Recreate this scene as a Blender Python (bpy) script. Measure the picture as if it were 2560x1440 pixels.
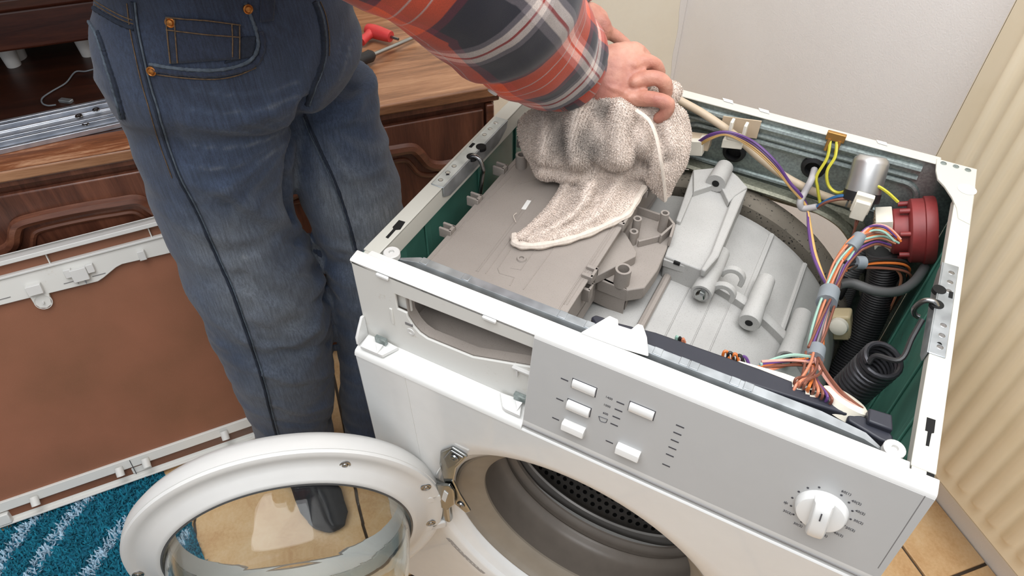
import bpy, bmesh, math, random
import numpy as np
from mathutils import Vector, Matrix, noise
from mathutils.bvhtree import BVHTree
random.seed(7)
R_ = math.radians
for o in list(bpy.data.objects): bpy.data.objects.remove(o)
scene = bpy.context.scene
COL = scene.collection

# ---------------------------------------------------------------- camera
# machine frame: x right along the front, y back, z up.  room frame = machine frame turned by TH
TH = R_(43.5)
M0 = Matrix.Rotation(TH, 4, 'Z')
H = 0.82
FPX, YAW, PIT, ROL = 1817.23, -0.4814, 0.8052, 0.0065
CAM = Vector((0.4205, -0.4451, 0.5536 + H))
_fw = Vector((math.sin(YAW)*math.cos(PIT), math.cos(YAW)*math.cos(PIT), -math.sin(PIT)))
_rt = Vector((math.cos(YAW), -math.sin(YAW), 0))
_up = _rt.cross(_fw)
_r2 = _rt*math.cos(ROL) + _up*math.sin(ROL)
_u2 = -_rt*math.sin(ROL) + _up*math.cos(ROL)
cd = bpy.data.cameras.new('camera')
cd.sensor_width = 36.0
cd.lens = 36.0*FPX/2560.0
cd.clip_start = 0.02
cam = bpy.data.objects.new('camera', cd)
COL.objects.link(cam)
cm = Matrix((( _r2.x, _u2.x, -_fw.x, CAM.x), (_r2.y, _u2.y, -_fw.y, CAM.y), (_r2.z, _u2.z, -_fw.z, CAM.z), (0, 0, 0, 1)))
cam.matrix_world = M0 @ cm
scene.camera = cam

# ---------------------------------------------------------------- world, lights, exposure
world = bpy.data.worlds.new('world'); scene.world = world
world.use_nodes = True
bg = world.node_tree.nodes['Background']
bg.inputs['Color'].default_value = (0.93, 0.96, 1.0, 1)
bg.inputs['Strength'].default_value = 0.40
def area_light(name, loc, target, size, power, color=(1, 1, 1), shape='DISK'):
    l = bpy.data.lights.new(name, 'AREA'); l.shape = shape; l.size = size; l.energy = power; l.color = color
    if shape == 'RECTANGLE': l.size_y = size
    o = bpy.data.objects.new(name, l); COL.objects.link(o)
    o.location = loc
    o.rotation_euler = (Vector(target) - Vector(loc)).to_track_quat('-Z', 'Y').to_euler()
    return o
area_light('ceiling_lamp', (0.45, -0.05, 2.6), (0.35, 0.1, 0.8), 2.3, 66, (0.985, 0.99, 1.0))
area_light('fill_light', (2.6, -1.3, 1.75), (0.0, 0.2, 0.7), 1.6, 5, (0.97, 0.98, 1.0))  # soft fill added from the camera side, no window there
vs = scene.view_settings
vs.view_transform = 'Standard'; vs.look = 'None'; vs.gamma = 1.0; vs.use_curve_mapping = False
vs.exposure = 0.12

# ---------------------------------------------------------------- pixel -> place (pixels give directions only)
def ray(px, py):
    return _fw + _r2*((px-1280)/FPX) - _u2*((py-720)/FPX)
def atz(px, py, z):
    d = ray(px, py); return CAM + d*((z-CAM.z)/d.z)
def aty(px, py, y):
    d = ray(px, py); return CAM + d*((y-CAM.y)/d.y)
def atx(px, py, x):
    d = ray(px, py); return CAM + d*((x-CAM.x)/d.x)
def atd(px, py, t):
    return CAM + ray(px, py)*t
def atpl(px, py, p0, n):
    d = ray(px, py); n = Vector(n); return CAM + d*((Vector(p0)-CAM).dot(n)/d.dot(n))
RM = M0.to_3x3()
RMI = RM.inverted()
def room(p): return RM @ Vector(p)
def mach(p): return RMI @ Vector(p)
def rz(px, py, z): return room(atz(px, py, z))
def rx(px, py, x): return room(atpl(px, py, mach((x, 0, 0)), mach((1, 0, 0))))
def ry(px, py, y): return room(atpl(px, py, mach((0, y, 0)), mach((0, 1, 0))))

# ---------------------------------------------------------------- materials
def lin(c):
    c = c/255.0
    return c/12.92 if c <= 0.04045 else ((c+0.055)/1.055)**2.4
def S(r, g, b): return (lin(r), lin(g), lin(b), 1)
class NT:
    def __init__(s, name):
        s.m = bpy.data.materials.new(name); s.m.use_nodes = True
        s.t = s.m.node_tree; s.b = s.t.nodes['Principled BSDF']
    def n(s, typ, **kw):
        nd = s.t.nodes.new(typ)
        for k, v in kw.items():
            if k in nd.inputs: nd.inputs[k].default_value = v
            else: setattr(nd, k, v)
        return nd
    def l(s, a, b): s.t.links.new(a, b)
    def coord(s, kind='Object', scale=(1, 1, 1), rot=(0, 0, 0)):
        tc = s.n('ShaderNodeTexCoord'); mp = s.n('ShaderNodeMapping')
        mp.inputs['Scale'].default_value = scale; mp.inputs['Rotation'].default_value = rot
        s.l(tc.outputs[kind], mp.inputs[0]); return mp.outputs[0]
    def noise(s, vec, scale, detail=4, rough=.55):
        nd = s.n('ShaderNodeTexNoise'); nd.inputs['Scale'].default_value = scale
        nd.inputs['Detail'].default_value = detail; nd.inputs['Roughness'].default_value = rough
        if vec: s.l(vec, nd.inputs['Vector'])
        return nd.outputs['Fac']
    def ramp(s, fac, stops):
        r = s.n('ShaderNodeValToRGB'); e = r.color_ramp.elements
        while len(e) < len(stops): e.new(.5)
        for i, (p, c) in enumerate(stops): e[i].position = p; e[i].color = c
        s.l(fac, r.inputs[0]); return r.outputs[0]
    def mix(s, fac, a, b, mode='MIX'):
        m = s.n('ShaderNodeMix'); m.data_type = 'RGBA'; m.blend_type = mode
        for v, k in ((fac, 0), (a, 6), (b, 7)):
            if hasattr(v, 'links'): s.l(v, m.inputs[k])
            else: m.inputs[k].default_value = v
        return m.outputs[2]
    def math(s, op, a, b=None, clamp=False):
        m = s.n('ShaderNodeMath'); m.operation = op; m.use_clamp = clamp
        for v, k in ((a, 0), (b, 1)):
            if v is None: continue
            if hasattr(v, 'links'): s.l(v, m.inputs[k])
            else: m.inputs[k].default_value = v
        return m.outputs[0]
    def bump(s, h, strength=.3, dist=.001):
        b = s.n('ShaderNodeBump'); b.inputs['Strength'].default_value = strength; b.inputs['Distance'].default_value = dist
        s.l(h, b.inputs['Height']); s.l(b.outputs[0], s.b.inputs['Normal'])
    def set(s, color=None, rough=None, metal=None, **kw):
        for k, v in (('Base Color', color), ('Roughness', rough), ('Metallic', metal)):
            if v is None: continue
            if hasattr(v, 'links'): s.l(v, s.b.inputs[k])
            else: s.b.inputs[k].default_value = v
        for k, v in kw.items(): s.b.inputs[k.replace('_', ' ')].default_value = v
        return s.m
MT = {}
def simple(name, c, rough=.5, metal=0., var=.06, scale=40, **kw):
    """colour with a slight natural unevenness"""
    t = NT(name); v = t.coord()
    f = t.noise(v, scale, 3)
    lo = tuple(x*(1-var) for x in c[:3])+(1,); hi = tuple(min(1, x*(1+var)) for x in c[:3])+(1,)
    MT[name] = t.set(t.ramp(f, [(.3, lo), (.7, hi)]), rough, metal, **kw); return MT[name]
def dirty(name, c, d, rough=.4, lo=.55, hi=.8, scale=14, bump=0., metal=0.):
    t = NT(name); v = t.coord()
    a = t.noise(v, scale, 6, .65); b = t.noise(v, scale*9, 3, .6)
    f = t.math('ADD', t.math('MULTIPLY', a, .7), t.math('MULTIPLY', b, .3))
    col = t.ramp(f, [(lo, c), (hi, d)])
    if bump: t.bump(b, bump, .0006)
    MT[name] = t.set(col, rough, metal); return MT[name]
def speckle(name, c, d, rough=.6, scale=700, thr=(.62, .7), bump=.15, big=.08):
    t = NT(name); v = t.coord()
    a = t.noise(v, scale, 2); b = t.noise(v, 12, 4)
    base = t.ramp(b, [(.3, tuple(x*(1-big) for x in c[:3])+(1,)), (.7, tuple(min(1, x*(1+big)) for x in c[:3])+(1,))])
    m = t.ramp(a, [(thr[0], (0, 0, 0, 1)), (thr[1], (1, 1, 1, 1))])
    t.bump(a, bump, .0004)
    MT[name] = t.set(t.mix(m, base, d), rough); return MT[name]

simple('white_enamel', S(226, 226, 224), .22, var=.015, Coat_Weight=.3)
simple('white_plastic', S(210, 209, 206), .38, var=.015)
dirty('dirty_white', S(216, 215, 210), S(172, 154, 130), .45, .6, .86, 22)
dirty('rail_white', S(198, 197, 188), S(160, 148, 128), .42, .62, .9, 30)
dirty('dirty_ledge', S(224, 224, 221), S(170, 145, 118), .4, .66, .95, 26)
simple('clear_tab', S(236, 236, 232), .3)
simple('teal_paint', S(84, 140, 124), .24, var=.25, scale=9)
simple('dark_plastic', S(38, 40, 50), .42)
simple('black_rubber', S(26, 26, 28), .5)
simple('hole_black', S(10, 10, 10), .9)
simple('grey_hose', S(78, 78, 78), .5)
simple('black_hose', S(36, 36, 38), .42)
simple('grey_clip', S(125, 132, 138), .45)
speckle('tub_plastic', S(170, 169, 166), S(146, 144, 140), .62, 900, (.56, .75), .12)
speckle('taupe_plastic', S(148, 140, 133), S(128, 120, 112), .6, 900, (.58, .75), .1, .07)
speckle('concrete', S(112, 105, 94), S(28, 27, 25), .85, 260, (.63, .68), .5, .15)
simple('red_plastic', S(128, 46, 46), .5, var=.12, scale=60)
simple('white_connector', S(226, 220, 205), .45)
simple('beige_cable', S(190, 172, 148), .5)
simple('grey_cable', S(168, 165, 165), .45)
simple('print_grey', S(66, 66, 72), .6)
simple('print_light', S(120, 118, 118), .6)
for n_, c_ in (('purple', (96, 62, 122)), ('orange', (200, 108, 48)), ('brown', (122, 74, 58)), ('pink', (214, 160, 146)), ('mint', (150, 186, 172)),
               ('yellow', (196, 188, 60)), ('blue', (38, 90, 136)), ('grey', (120, 116, 120)), ('black', (36, 34, 34)), ('salmon', (205, 130, 100)), ('sand', (206, 166, 104))):
    simple('wire_'+n_, S(*c_), .42)
def galv(name, c, rough, spangle):
    t = NT(name); v = t.coord()
    f = t.noise(v, 18, 5)
    col = t.mix(.5, t.ramp(f, [(.3, tuple(x*.8 for x in c[:3])+(1,)), (.7, c)]), t.ramp(t.noise(v, spangle, 1), [(.35, (.35,.35,.35,1)), (.65, (.65,.65,.65,1))]), 'OVERLAY')
    MT[name] = t.set(col, rough, .75); return MT[name]
galv('galvanised', S(178, 184, 188), .38, 60)
galv('zinc_dark', S(156, 166, 164), .45, 300)
galv('zinc_olive', S(150, 150, 134), .5, 300)
simple('steel', S(150, 150, 150), .25, 1.0)
simple('chrome', S(160, 162, 160), .16, 1.0)
simple('drum_steel', S(150, 146, 142), .3, .45)
simple('alu_can', S(190, 190, 190), .38, .85)
simple('brass_lug', S(176, 132, 74), .4, .7)
simple('copper_rivet', S(178, 118, 62), .35, .9)
def glassmat():
    t = NT('door_glass')
    MT['door_glass'] = t.set(S(244, 248, 246), .02, 0, Transmission_Weight=1.0, IOR=1.3)
glassmat()
def wood(name, dark, mid, light, axis='Y', rough=.35, scale=1.0, coat=.25):
    t = NT(name)
    st = {'X': (1.2, 16, 16), 'Y': (16, 1.2, 16), 'Z': (16, 16, 1.2)}[axis]
    v = t.coord(scale=tuple(x*scale for x in st))
    big = t.noise(t.coord(scale=tuple(x*.35*scale for x in st)), 1.6, 3)
    w = t.n('ShaderNodeTexNoise'); w.inputs['Scale'].default_value = 2.2; w.inputs['Detail'].default_value = 8; w.inputs['Distortion'].default_value = 1.2
    t.l(v, w.inputs['Vector'])
    fine = t.noise(t.coord(scale=tuple(x*8*scale for x in st)), 3, 3, .7)
    f = t.math('ADD', t.math('MULTIPLY', w.outputs['Fac'], .55), t.math('MULTIPLY', big, .45))
    f2 = t.math('ADD', t.math('MULTIPLY', f, .78), t.math('MULTIPLY', fine, .22))
    col = t.ramp(f2, [(.36, dark), (.5, mid), (.64, light)])
    t.bump(f2, .12, .0008)
    MT[name] = t.set(col, rough, 0, Coat_Weight=coat, Coat_Roughness=.25)
wood('oak_top', S(96, 60, 38), S(152, 106, 74), S(188, 142, 106), 'Y', .38)
wood('oak_dark', S(62, 34, 25), S(98, 58, 43), S(124, 77, 57), 'Z', .35)
wood('oak_bead', S(58, 31, 21), S(98, 58, 42), S(126, 80, 58), 'Y', .32)
wood('mahogany', S(48, 20, 14), S(84, 42, 28), S(108, 60, 42), 'Y', .35, .8)
wood('oak_worn', S(96, 54, 32), S(140, 84, 52), S(214, 168, 132), 'Y', .55, 3.2, 0.)
wood('shaded_wood', S(26, 11, 7), S(52, 25, 15), S(74, 38, 24), 'Y', .4, 1.2, .1)
galv('runner_zinc', S(206, 211, 220), .3, 60)
def hardboard():
    t = NT('hardboard'); v = t.coord()
    a = t.noise(v, 900, 2); b = t.noise(v, 5, 4)
    base = t.ramp(b, [(.3, S(124, 82, 58)), (.7, S(146, 94, 70))])
    col = t.mix(t.ramp(a, [(.55, (0, 0, 0, 1)), (.72, (.35, .35, .35, 1))]), base, S(150, 108, 86))
    MT['hardboard'] = t.set(col, .55)
hardboard()
def wallmat(name, c1, c2, scuffs):
    t = NT(name); v = t.coord()
    a = t.noise(v, 3.0, 5, .6); b = t.noise(v, 260, 3, .6); g = t.noise(v, 55, 6, .7)
    base = t.ramp(a, [(.35, c1), (.65, c2)])
    col = t.mix(t.ramp(g, [(.70, (0, 0, 0, 1)), (.8, (scuffs,)*3+(1,))]), base, S(150, 140, 128))
    t.bump(b, .35, .0015)
    MT[name] = t.set(col, .7)
wallmat('wall_paint', S(243, 241, 240), S(239, 236, 234), .3)
wallmat('wall_cream', S(236, 230, 214), S(231, 223, 205), .4)
def radmat():
    t = NT('radiator_enamel'); v = t.coord()
    a = t.noise(v, 6, 4); b = t.noise(v, 120, 4, .7)
    base = t.ramp(a, [(.35, S(222, 208, 180)), (.65, S(228, 215, 190))])
    MT['radiator_enamel'] = t.set(t.mix(t.ramp(b, [(.74, (0, 0, 0, 1)), (.8, (.5, .5, .5, 1))]), base, S(120, 92, 64)), .4)
radmat()
def tilemat():
    t = NT('floor_tile'); v = t.coord()
    a = t.noise(v, 9, 6, .65); b = t.noise(v, 160, 3, .6)
    f = t.math('ADD', t.math('MULTIPLY', a, .75), t.math('MULTIPLY', b, .25))
    oi = t.n('ShaderNodeObjectInfo')
    base = t.ramp(f, [(.34, S(196, 152, 104)), (.5, S(216, 180, 134)), (.66, S(226, 198, 158))])
    t.bump(f, .1, .001)
    MT['floor_tile'] = t.set(t.mix(t.math('MULTIPLY', oi.outputs['Random'], .15), base, S(190, 158, 118)), .42)
tilemat()
simple('grout', S(74, 64, 54), .9)

# ---------------------------------------------------------------- mesh builder
class MB:
    def __init__(s): s.v = []; s.f = []; s.mi = []; s.uv = None
    def add(s, vs_, fs_, mi=0):
        o = len(s.v); s.v += [Vector(p) for p in vs_]
        for k, f in enumerate(fs_):
            s.f.append([i+o for i in f]); s.mi.append(mi if isinstance(mi, int) else mi[k])
        return s
    def box(s, lo, hi, mi=0):
        x0, y0, z0 = lo; x1, y1, z1 = hi
        return s.add([(x0, y0, z0), (x1, y0, z0), (x1, y1, z0), (x0, y1, z0), (x0, y0, z1), (x1, y0, z1), (x1, y1, z1), (x0, y1, z1)],
                     [(0, 3, 2, 1), (4, 5, 6, 7), (0, 1, 5, 4), (1, 2, 6, 5), (2, 3, 7, 6), (3, 0, 4, 7)], mi)   # bottom top front right back left
    def obox(s, c, ax, ay, az, mi=0):
        """box by centre and three half-axis vectors"""
        c = Vector(c); ax = Vector(ax); ay = Vector(ay); az = Vector(az)
        if ax.cross(ay).dot(az) < 0: ax = -ax
        v = [c+ax*i+ay*j+az*k for k in (-1, 1) for i, j in ((-1, -1), (1, -1), (1, 1), (-1, 1))]
        return s.add(v, [(0, 3, 2, 1), (4, 5, 6, 7), (0, 1, 5, 4), (1, 2, 6, 5), (2, 3, 7, 6), (3, 0, 4, 7)], mi)
    def prism(s, poly, d, mi=0):
        poly = [Vector(p) for p in poly]; d = Vector(d); n = len(poly)
        nrm = Vector((0, 0, 0))
        for i in range(n): nrm += poly[i].cross(poly[(i+1) % n])
        if nrm.dot(d) > 0: poly = poly[::-1]
        vs_ = poly + [p+d for p in poly]
        fs = [list(range(n)), list(range(2*n-1, n-1, -1))]
        for i in range(n):
            j = (i+1) % n; fs.append([j, i, i+n, j+n])
        return s.add(vs_, fs, mi)
    def frame(s, p0, p1):
        t = (Vector(p1)-Vector(p0)).normalized()
        a = Vector((0, 0, 1)) if abs(t.z) < .9 else Vector((1, 0, 0))
        u = t.cross(a).normalized(); return t, u, t.cross(u).normalized()
    def tube(s, pts, r, seg=8, cap=True, mi=0, flat=1.0):
        pts = [Vector(p) for p in pts]; n = len(pts)
        rr = r if isinstance(r, (list, tuple)) else [r]*n
        t, u, w = s.frame(pts[0], pts[1]); rings = []
        for i in range(n):
            if i == 0: tt = (pts[1]-pts[0])
            elif i == n-1: tt = pts[-1]-pts[-2]
            else: tt = (pts[i+1]-pts[i]).normalized()+(pts[i]-pts[i-1]).normalized()
            if tt.length < 1e-9: tt = t
            tt.normalize(); u = (u-tt*u.dot(tt))
            if u.length < 1e-6: u = tt.orthogonal()
            u.normalize(); w = tt.cross(u); t = tt
            rings.append([pts[i]+(u*math.cos(2*math.pi*k/seg)+w*math.sin(2*math.pi*k/seg)*flat)*rr[i] for k in range(seg)])
        vs_ = [p for g in rings for p in g]; fs = []
        for i in range(n-1):
            for k in range(seg):
                k2 = (k+1) % seg; fs.append([i*seg+k, i*seg+k2, (i+1)*seg+k2, (i+1)*seg+k])
        if cap: fs.append(list(range(seg-1, -1, -1))); fs.append(list(range((n-1)*seg, n*seg)))
        return s.add(vs_, fs, mi)
    def cyl(s, p0, p1, r, r2=None, seg=20, mi=0):
        return s.tube([p0, p1], [r, r if r2 is None else r2], seg, True, mi)
    def lathe(s, o, ax, prof, seg=48, mi=0, a0=0., a1=2*math.pi, ref=None):
        """prof: list of (radius, height along axis)"""
        o = Vector(o); ax = Vector(ax).normalized()
        u = (Vector(ref)-ax*Vector(ref).dot(ax)).normalized() if ref else ax.orthogonal().normalized()
        w = ax.cross(u); full = abs(a1-a0-2*math.pi) < 1e-6; m = seg if full else seg+1; n = len(prof)
        vs_ = []
        for k in range(m):
            a = a0+(a1-a0)*k/seg; dr = u*math.cos(a)+w*math.sin(a)
            for (r, h) in prof: vs_.append(o+dr*r+ax*h)
        fs = []
        for k in range(seg):
            k2 = (k+1) % m
            for i in range(n-1): fs.append([k*n+i, k2*n+i, k2*n+i+1, k*n+i+1])
        return s.add(vs_, fs, mi)
    def ringtube(s, p0, p1, ro, ri, seg=20, mi=0):
        """hollow boss"""
        p0 = Vector(p0); p1 = Vector(p1); h = (p1-p0).length
        return s.lathe(p0, p1-p0, [(ro, 0), (ro, h), (ri, h), (ri, max(0, h*.15)), (0.0002, max(0, h*.15))], seg, mi)
    def grid(s, fn, nu, nv, mi=0, flip=False):
        vs_ = [fn(i/(nu-1), j/(nv-1)) for j in range(nv) for i in range(nu)]
        fs = []
        for j in range(nv-1):
            for i in range(nu-1):
                q = [j*nu+i, j*nu+i+1, (j+1)*nu+i+1, (j+1)*nu+i]
                fs.append(q[::-1] if flip else q)
        return s.add(vs_, fs, mi)
    def build(s, name, mat=None, parent=None, bevel=0., smooth=True, angle=38, origin=None, inroom=False, solid=0., seg=2):
        me = bpy.data.meshes.new(name)
        vs_ = s.v
        c = Vector((0, 0, 0))
        if parent is None and origin is not False:
            xs = [p.x for p in vs_]; ys = [p.y for p in vs_]; zs = [p.z for p in vs_]
            c = Vector(origin) if origin else Vector(((min(xs)+max(xs))/2, (min(ys)+max(ys))/2, min(zs)))
        elif parent is not None and '_c' in parent: c = Vector(parent['_c'])
        me.from_pydata([(p-c)[:] for p in vs_], [], s.f)
        ms = mat if isinstance(mat, (list, tuple)) else [mat]
        for m in ms: me.materials.append(MT[m] if isinstance(m, str) else m)
        me.polygons.foreach_set('material_index', s.mi)
        if smooth:
            me.polygons.foreach_set('use_smooth', [True]*len(me.polygons))
            me.update(); me.set_sharp_from_angle(angle=R_(angle))
        me.update()
        o = bpy.data.objects.new(name, me); COL.objects.link(o)
        if parent is not None: o.parent = parent
        else:
            o.location = c if inroom else RM @ c
            if not inroom: o.rotation_euler = (0, 0, TH)
        if bevel:
            b = o.modifiers.new('bevel', 'BEVEL'); b.width = bevel; b.segments = seg; b.limit_method = 'ANGLE'; b.angle_limit = R_(40); b.harden_normals = False
        if solid:
            b = o.modifiers.new('thickness', 'SOLIDIFY'); b.thickness = solid; b.offset = 0
        return o
def empty(name, loc=(0, 0, 0), rotz=0.):
    o = bpy.data.objects.new(name, None); COL.objects.link(o); o.location = loc; o.rotation_euler = (0, 0, rotz); o.empty_display_size = .05; return o
def tag(o, label=None, cat=None, group=None, kind=None):
    if label: o['label'] = label
    if cat: o['category'] = cat
    if group: o['group'] = group
    if kind: o['kind'] = kind
    return o
def smooth_path(pts, sub=6):
    """Catmull-Rom through points"""
    pts = [Vector(p) for p in pts]; n = len(pts); out = []
    for i in range(n-1):
        p0 = pts[max(0, i-1)]; p1 = pts[i]; p2 = pts[i+1]; p3 = pts[min(n-1, i+2)]
        for k in range(sub):
            t = k/sub
            out.append(.5*((2*p1)+(p2-p0)*t+(2*p0-5*p1+4*p2-p3)*t*t+(3*p1-p0-3*p2+p3)*t**3))
    out.append(pts[-1]); return out
def copy_part(o, parent, loc=None, rot=None):
    c = o.copy(); COL.objects.link(c); c.parent = parent
    if loc is not None: c.location = loc
    if rot is not None: c.rotation_euler = rot
    return c
# ================================================================ room
XW, YW = -1.05, 1.03            # wall planes in room coordinates
ZC = 0.65                        # sideboard height
f = MB().box((XW-.1, -2.6, -.06), (2.6, YW+.1, -.006)).build('floor', 'grout', inroom=True, origin=(0, 0, 0))
tag(f, kind='structure')
# tiles: a joint crossing read from the photo on the floor plane
j0 = rz(2312, 1440, 0)
TS, GAP = 0.33, .006
jx0 = rz(2450, 1415, 0)
base = None
ox = rz(2283, 1402, 0).y        # joint running along x (room)
oy = rz(2440, 1419, 0).x        # joint running along y (room)
for i in range(-12, 10):
    for j in range(-12, 10):
        cx = oy+(i+.5)*TS; cy = ox+(j+.5)*TS
        if cx+TS/2 < XW+.01 or cx > 1.3 or cy < -1.5 or cy-TS/2 > YW-.01: continue
        if cx-TS/2 < XW or cy+TS/2 > YW:      # cut tiles along the walls
            hx0, hy1 = max(cx-TS/2+GAP/2, XW+.003), min(cy+TS/2-GAP/2, YW-.003)
            MB().box((hx0, cy-TS/2+GAP/2, -.008), (cx+TS/2-GAP/2, hy1, 0)).build('tile', 'floor_tile', f, bevel=.0015)
            continue
        if base is None:
            h = TS/2-GAP/2
            base = MB().box((-h, -h, -.008), (h, h, 0)).build('tile', 'floor_tile', f, bevel=.0015)
            base.location = (cx, cy, 0)
        else: copy_part(base, f, (cx, cy, 0))
w = MB().box((XW-.1, -2.6, -.06), (XW, YW+.1, 2.7)).build('wall_left', 'wall_cream', inroom=True, origin=(XW, 0, 0)); tag(w, kind='structure')
w = MB().box((XW, YW, -.06), (2.6, YW+.1, 2.7)).build('wall_back', 'wall_paint', inroom=True, origin=(0, YW, 0)); tag(w, kind='structure')
# rough plaster repair running down the corner
wl_ = bpy.data.objects['wall_left']; rgp = random.Random(5); ed_ = []
for k in range(60):
    z = .1+k*.025; ed_.append((YW-.016-.014*noise.noise(Vector((z*9, 2, 0)))-.012*noise.noise(Vector((z*40, 5, 0))), z))
MB().prism([(0, YW-.001, .1)]+[(0, y, z) for y, z in ed_]+[(0, YW-.001, ed_[-1][1])], (.0012, 0, 0)).build('plaster_patch', dirty('plaster', S(226, 222, 218), S(150, 140, 132), .85, .62, .8, 30, .5), wl_)

# ================================================================ radiator on the back wall
RF = 0.945                       # front face plane (room y)
xl = ry(2541, 0, RF).x
rad = empty('radiator', (xl, RF, .12)); tag(rad, 'cream ribbed panel radiator on the wall beside the open washing machine', 'radiator')
RL, RZ0, RZ1 = 1.30, .15, 1.15
pitch = .0345
def rib_prof(x):
    k = (x-.03) % pitch/pitch
    g = 0.
    if .0 < k < 1.: g = .5-.5*math.cos(2*math.pi*k)
    return .010*min(1, max(0, (g-.12)*1.35))**.8
nx = int(RL/pitch*10)
mb = MB()
xs = [RL*i/nx for i in range(nx+1)]
zs = [0, .028, .036, .046, RZ1-RZ0-.046, RZ1-RZ0-.036, RZ1-RZ0-.028, RZ1-RZ0]
fade = [0, 0, .45, 1, 1, .45, 0, 0]
def radp(i, j):
    x = xs[i]; k = rib_prof(x)*fade[j] if .03 < x < RL-.03 else 0
    return Vector((x, -k, zs[j]+RZ0-.12))
vs_ = [radp(i, j) for j in range(len(zs)) for i in range(nx+1)]
fs = [[j*(nx+1)+i, j*(nx+1)+i+1, (j+1)*(nx+1)+i+1, (j+1)*(nx+1)+i] for j in range(len(zs)-1) for i in range(nx)]
mb.add(vs_, fs)
o = mb.build('front_panel', 'radiator_enamel', rad)
mb = MB()
for z in (RZ0-.12, RZ1-.12): mb.box((0, 0, z-.0015), (RL, .012, z+.0015))
mb.box((-.0015, 0, RZ0-.12), (.0015, .05, RZ1-.12)); mb.box((RL-.0015, 0, RZ0-.12), (RL+.0015, .05, RZ1-.12))
mb.box((.002, .011, RZ0-.12), (RL-.002, .0125, RZ1-.12))
mb.build('edge_frame', 'radiator_enamel', rad, bevel=.001)
MB().box((.01, .04, RZ0-.11), (RL-.01, .05, RZ1-.13)).build('rear_panel', 'radiator_enamel', rad, bevel=.001)
for bx_ in (.2, RL-.2):
    MB().box((bx_, .05, .1), (bx_+.03, YW-RF, RZ1-.3)).build('wall_bracket', 'radiator_enamel', rad, bevel=.001)

# ================================================================ sideboard along the left wall
XF = -0.556                      # front edge of the top (room x)
YE = rx(1199, 222, XF).y+.045    # right end
Y0 = -1.35
sb = empty('sideboard', (XF, 0, 0)); tag(sb, 'long dark oak sideboard with arched panel doors behind the man', 'sideboard')
o_ = lambda x, y, z: (x-XF, y, z)
MB().box(o_(XW+.005, Y0, ZC-.022), o_(XF, YE, ZC)).build('top_board', 'oak_top', sb, bevel=.004)
MB().box(o_(XW+.01, Y0+.01, ZC-.036), o_(XF-.006, YE-.004, ZC-.022)).build('top_moulding', 'oak_dark', sb, bevel=.003)
MB().box(o_(XW+.01, Y0+.02, .06), o_(XF-.018, YE-.012, ZC-.036)).build('carcass', 'oak_dark', sb, bevel=.002)
MB().box(o_(XW+.03, Y0+.03, 0), o_(XF-.03, YE-.03, .06)).build('plinth', 'oak_dark', sb, bevel=.002)
# worn lighter strip at the front edge of the left half, where the runner lies
edges = [YE-.03, YE-.03-.50, YE-.03-1.0, YE-.03-1.5]
for di in range(3):
    ya, yb = edges[di+1]+.006, edges[di]-.006
    d = MB().box(o_(XF-.018, ya, .085), o_(XF-.006, yb, ZC-.05)).build('door', 'oak_dark', sb, bevel=.003)
    # arched moulding: high flat middle, concave shoulders
    wd = yb-ya; m = .055
    zt = ZC-.05-.055; zs_ = zt-.055
    pth = []
    ym = (ya+yb)/2; hw = wd/2-m
    prof = [(-hw, .13), (-hw, zs_-.0)] + [(-hw*.80, zs_+.000), (-hw*.66, zs_+.012), (-hw*.57, zt-.014), (-hw*.50, zt-.002)]
    arch = [(-hw*.5+hw*k/6, zt+.004*math.sin(math.pi*k/6)) for k in range(0, 7)]
    prof = prof + arch[1:] + [(hw*.57, zt-.014), (hw*.66, zs_+.012), (hw*.80, zs_), (hw, zs_), (hw, .13)]
    P = [Vector(o_(XF-.004, ym+a, b)) for a, b in prof]
    P = [P[0]]+smooth_path(P[1:-1], 4)+[P[-1], P[0]]
    MB().tube(P, .0115, 8, True, flat=1.).build('panel_moulding', 'oak_bead', d)
    P2 = [Vector((-.007, p.y*1.0+(ym-p.y)*.17, p.z+(.35-p.z)*.13)) for p in P]
    MB().tube(P2, .006, 8, True).build('inner_moulding', 'oak_bead', d)
    if di == 0: yv = yb+.001
MB().box(o_(XF-.018, YE-.032, .07), o_(XF-.002, YE-.016, ZC-.04)).build('corner_post', 'oak_bead', sb, bevel=.003)
# thin dark sheet behind the worn strip, shade put into its colour
MB().box(o_(XW+.006, Y0+.02, ZC), o_(XF-.062, -.20, ZC+.0010)).build('shade_sheet', 'shaded_wood', sb)
# worn top strip
MB().box(o_(XF-.062, Y0+.02, ZC), o_(XF-.001, -.22, ZC+.0012)).build('worn_edge', 'oak_worn', sb)

# ---- wooden upper unit standing on little feet on the sideboard (lower edge seen top left)
zb = ZC+.050
e1 = rz(0, 135, zb); e2 = rz(215, 103, zb)
XU = (e1.x+e2.x)/2
up = empty('shelf_unit', (XU, 0, ZC)); tag(up, 'reddish brown wooden shelf unit raised on white feet on the sideboard', 'shelf')
U_ = lambda x, y, z: (x-XU, y, z-ZC)
ye = rz(222, 100, zb).y+.06
MB().box(U_(XW+.02, Y0, zb), U_(XU, ye+.25, zb+.075)).build('base_board', 'mahogany', up, bevel=.006)
MB().box(U_(XW+.02, Y0+.005, zb+.075), U_(XU+.008, ye+.255, zb+.10)).build('lower_ledge', 'mahogany', up, bevel=.006)
MB().box(U_(XW+.02, Y0+.02, zb+.10), U_(XU-.03, ye+.23, 1.12)).build('cabinet_body', 'mahogany', up, bevel=.004)
MB().box(U_(XW+.02, Y0+.02, 1.12), U_(XF+.10, ye+.23, 1.7)).build('added_overhang', 'mahogany', up, bevel=.004)  # unseen overhang, added to shade the left of the sideboard top
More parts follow.
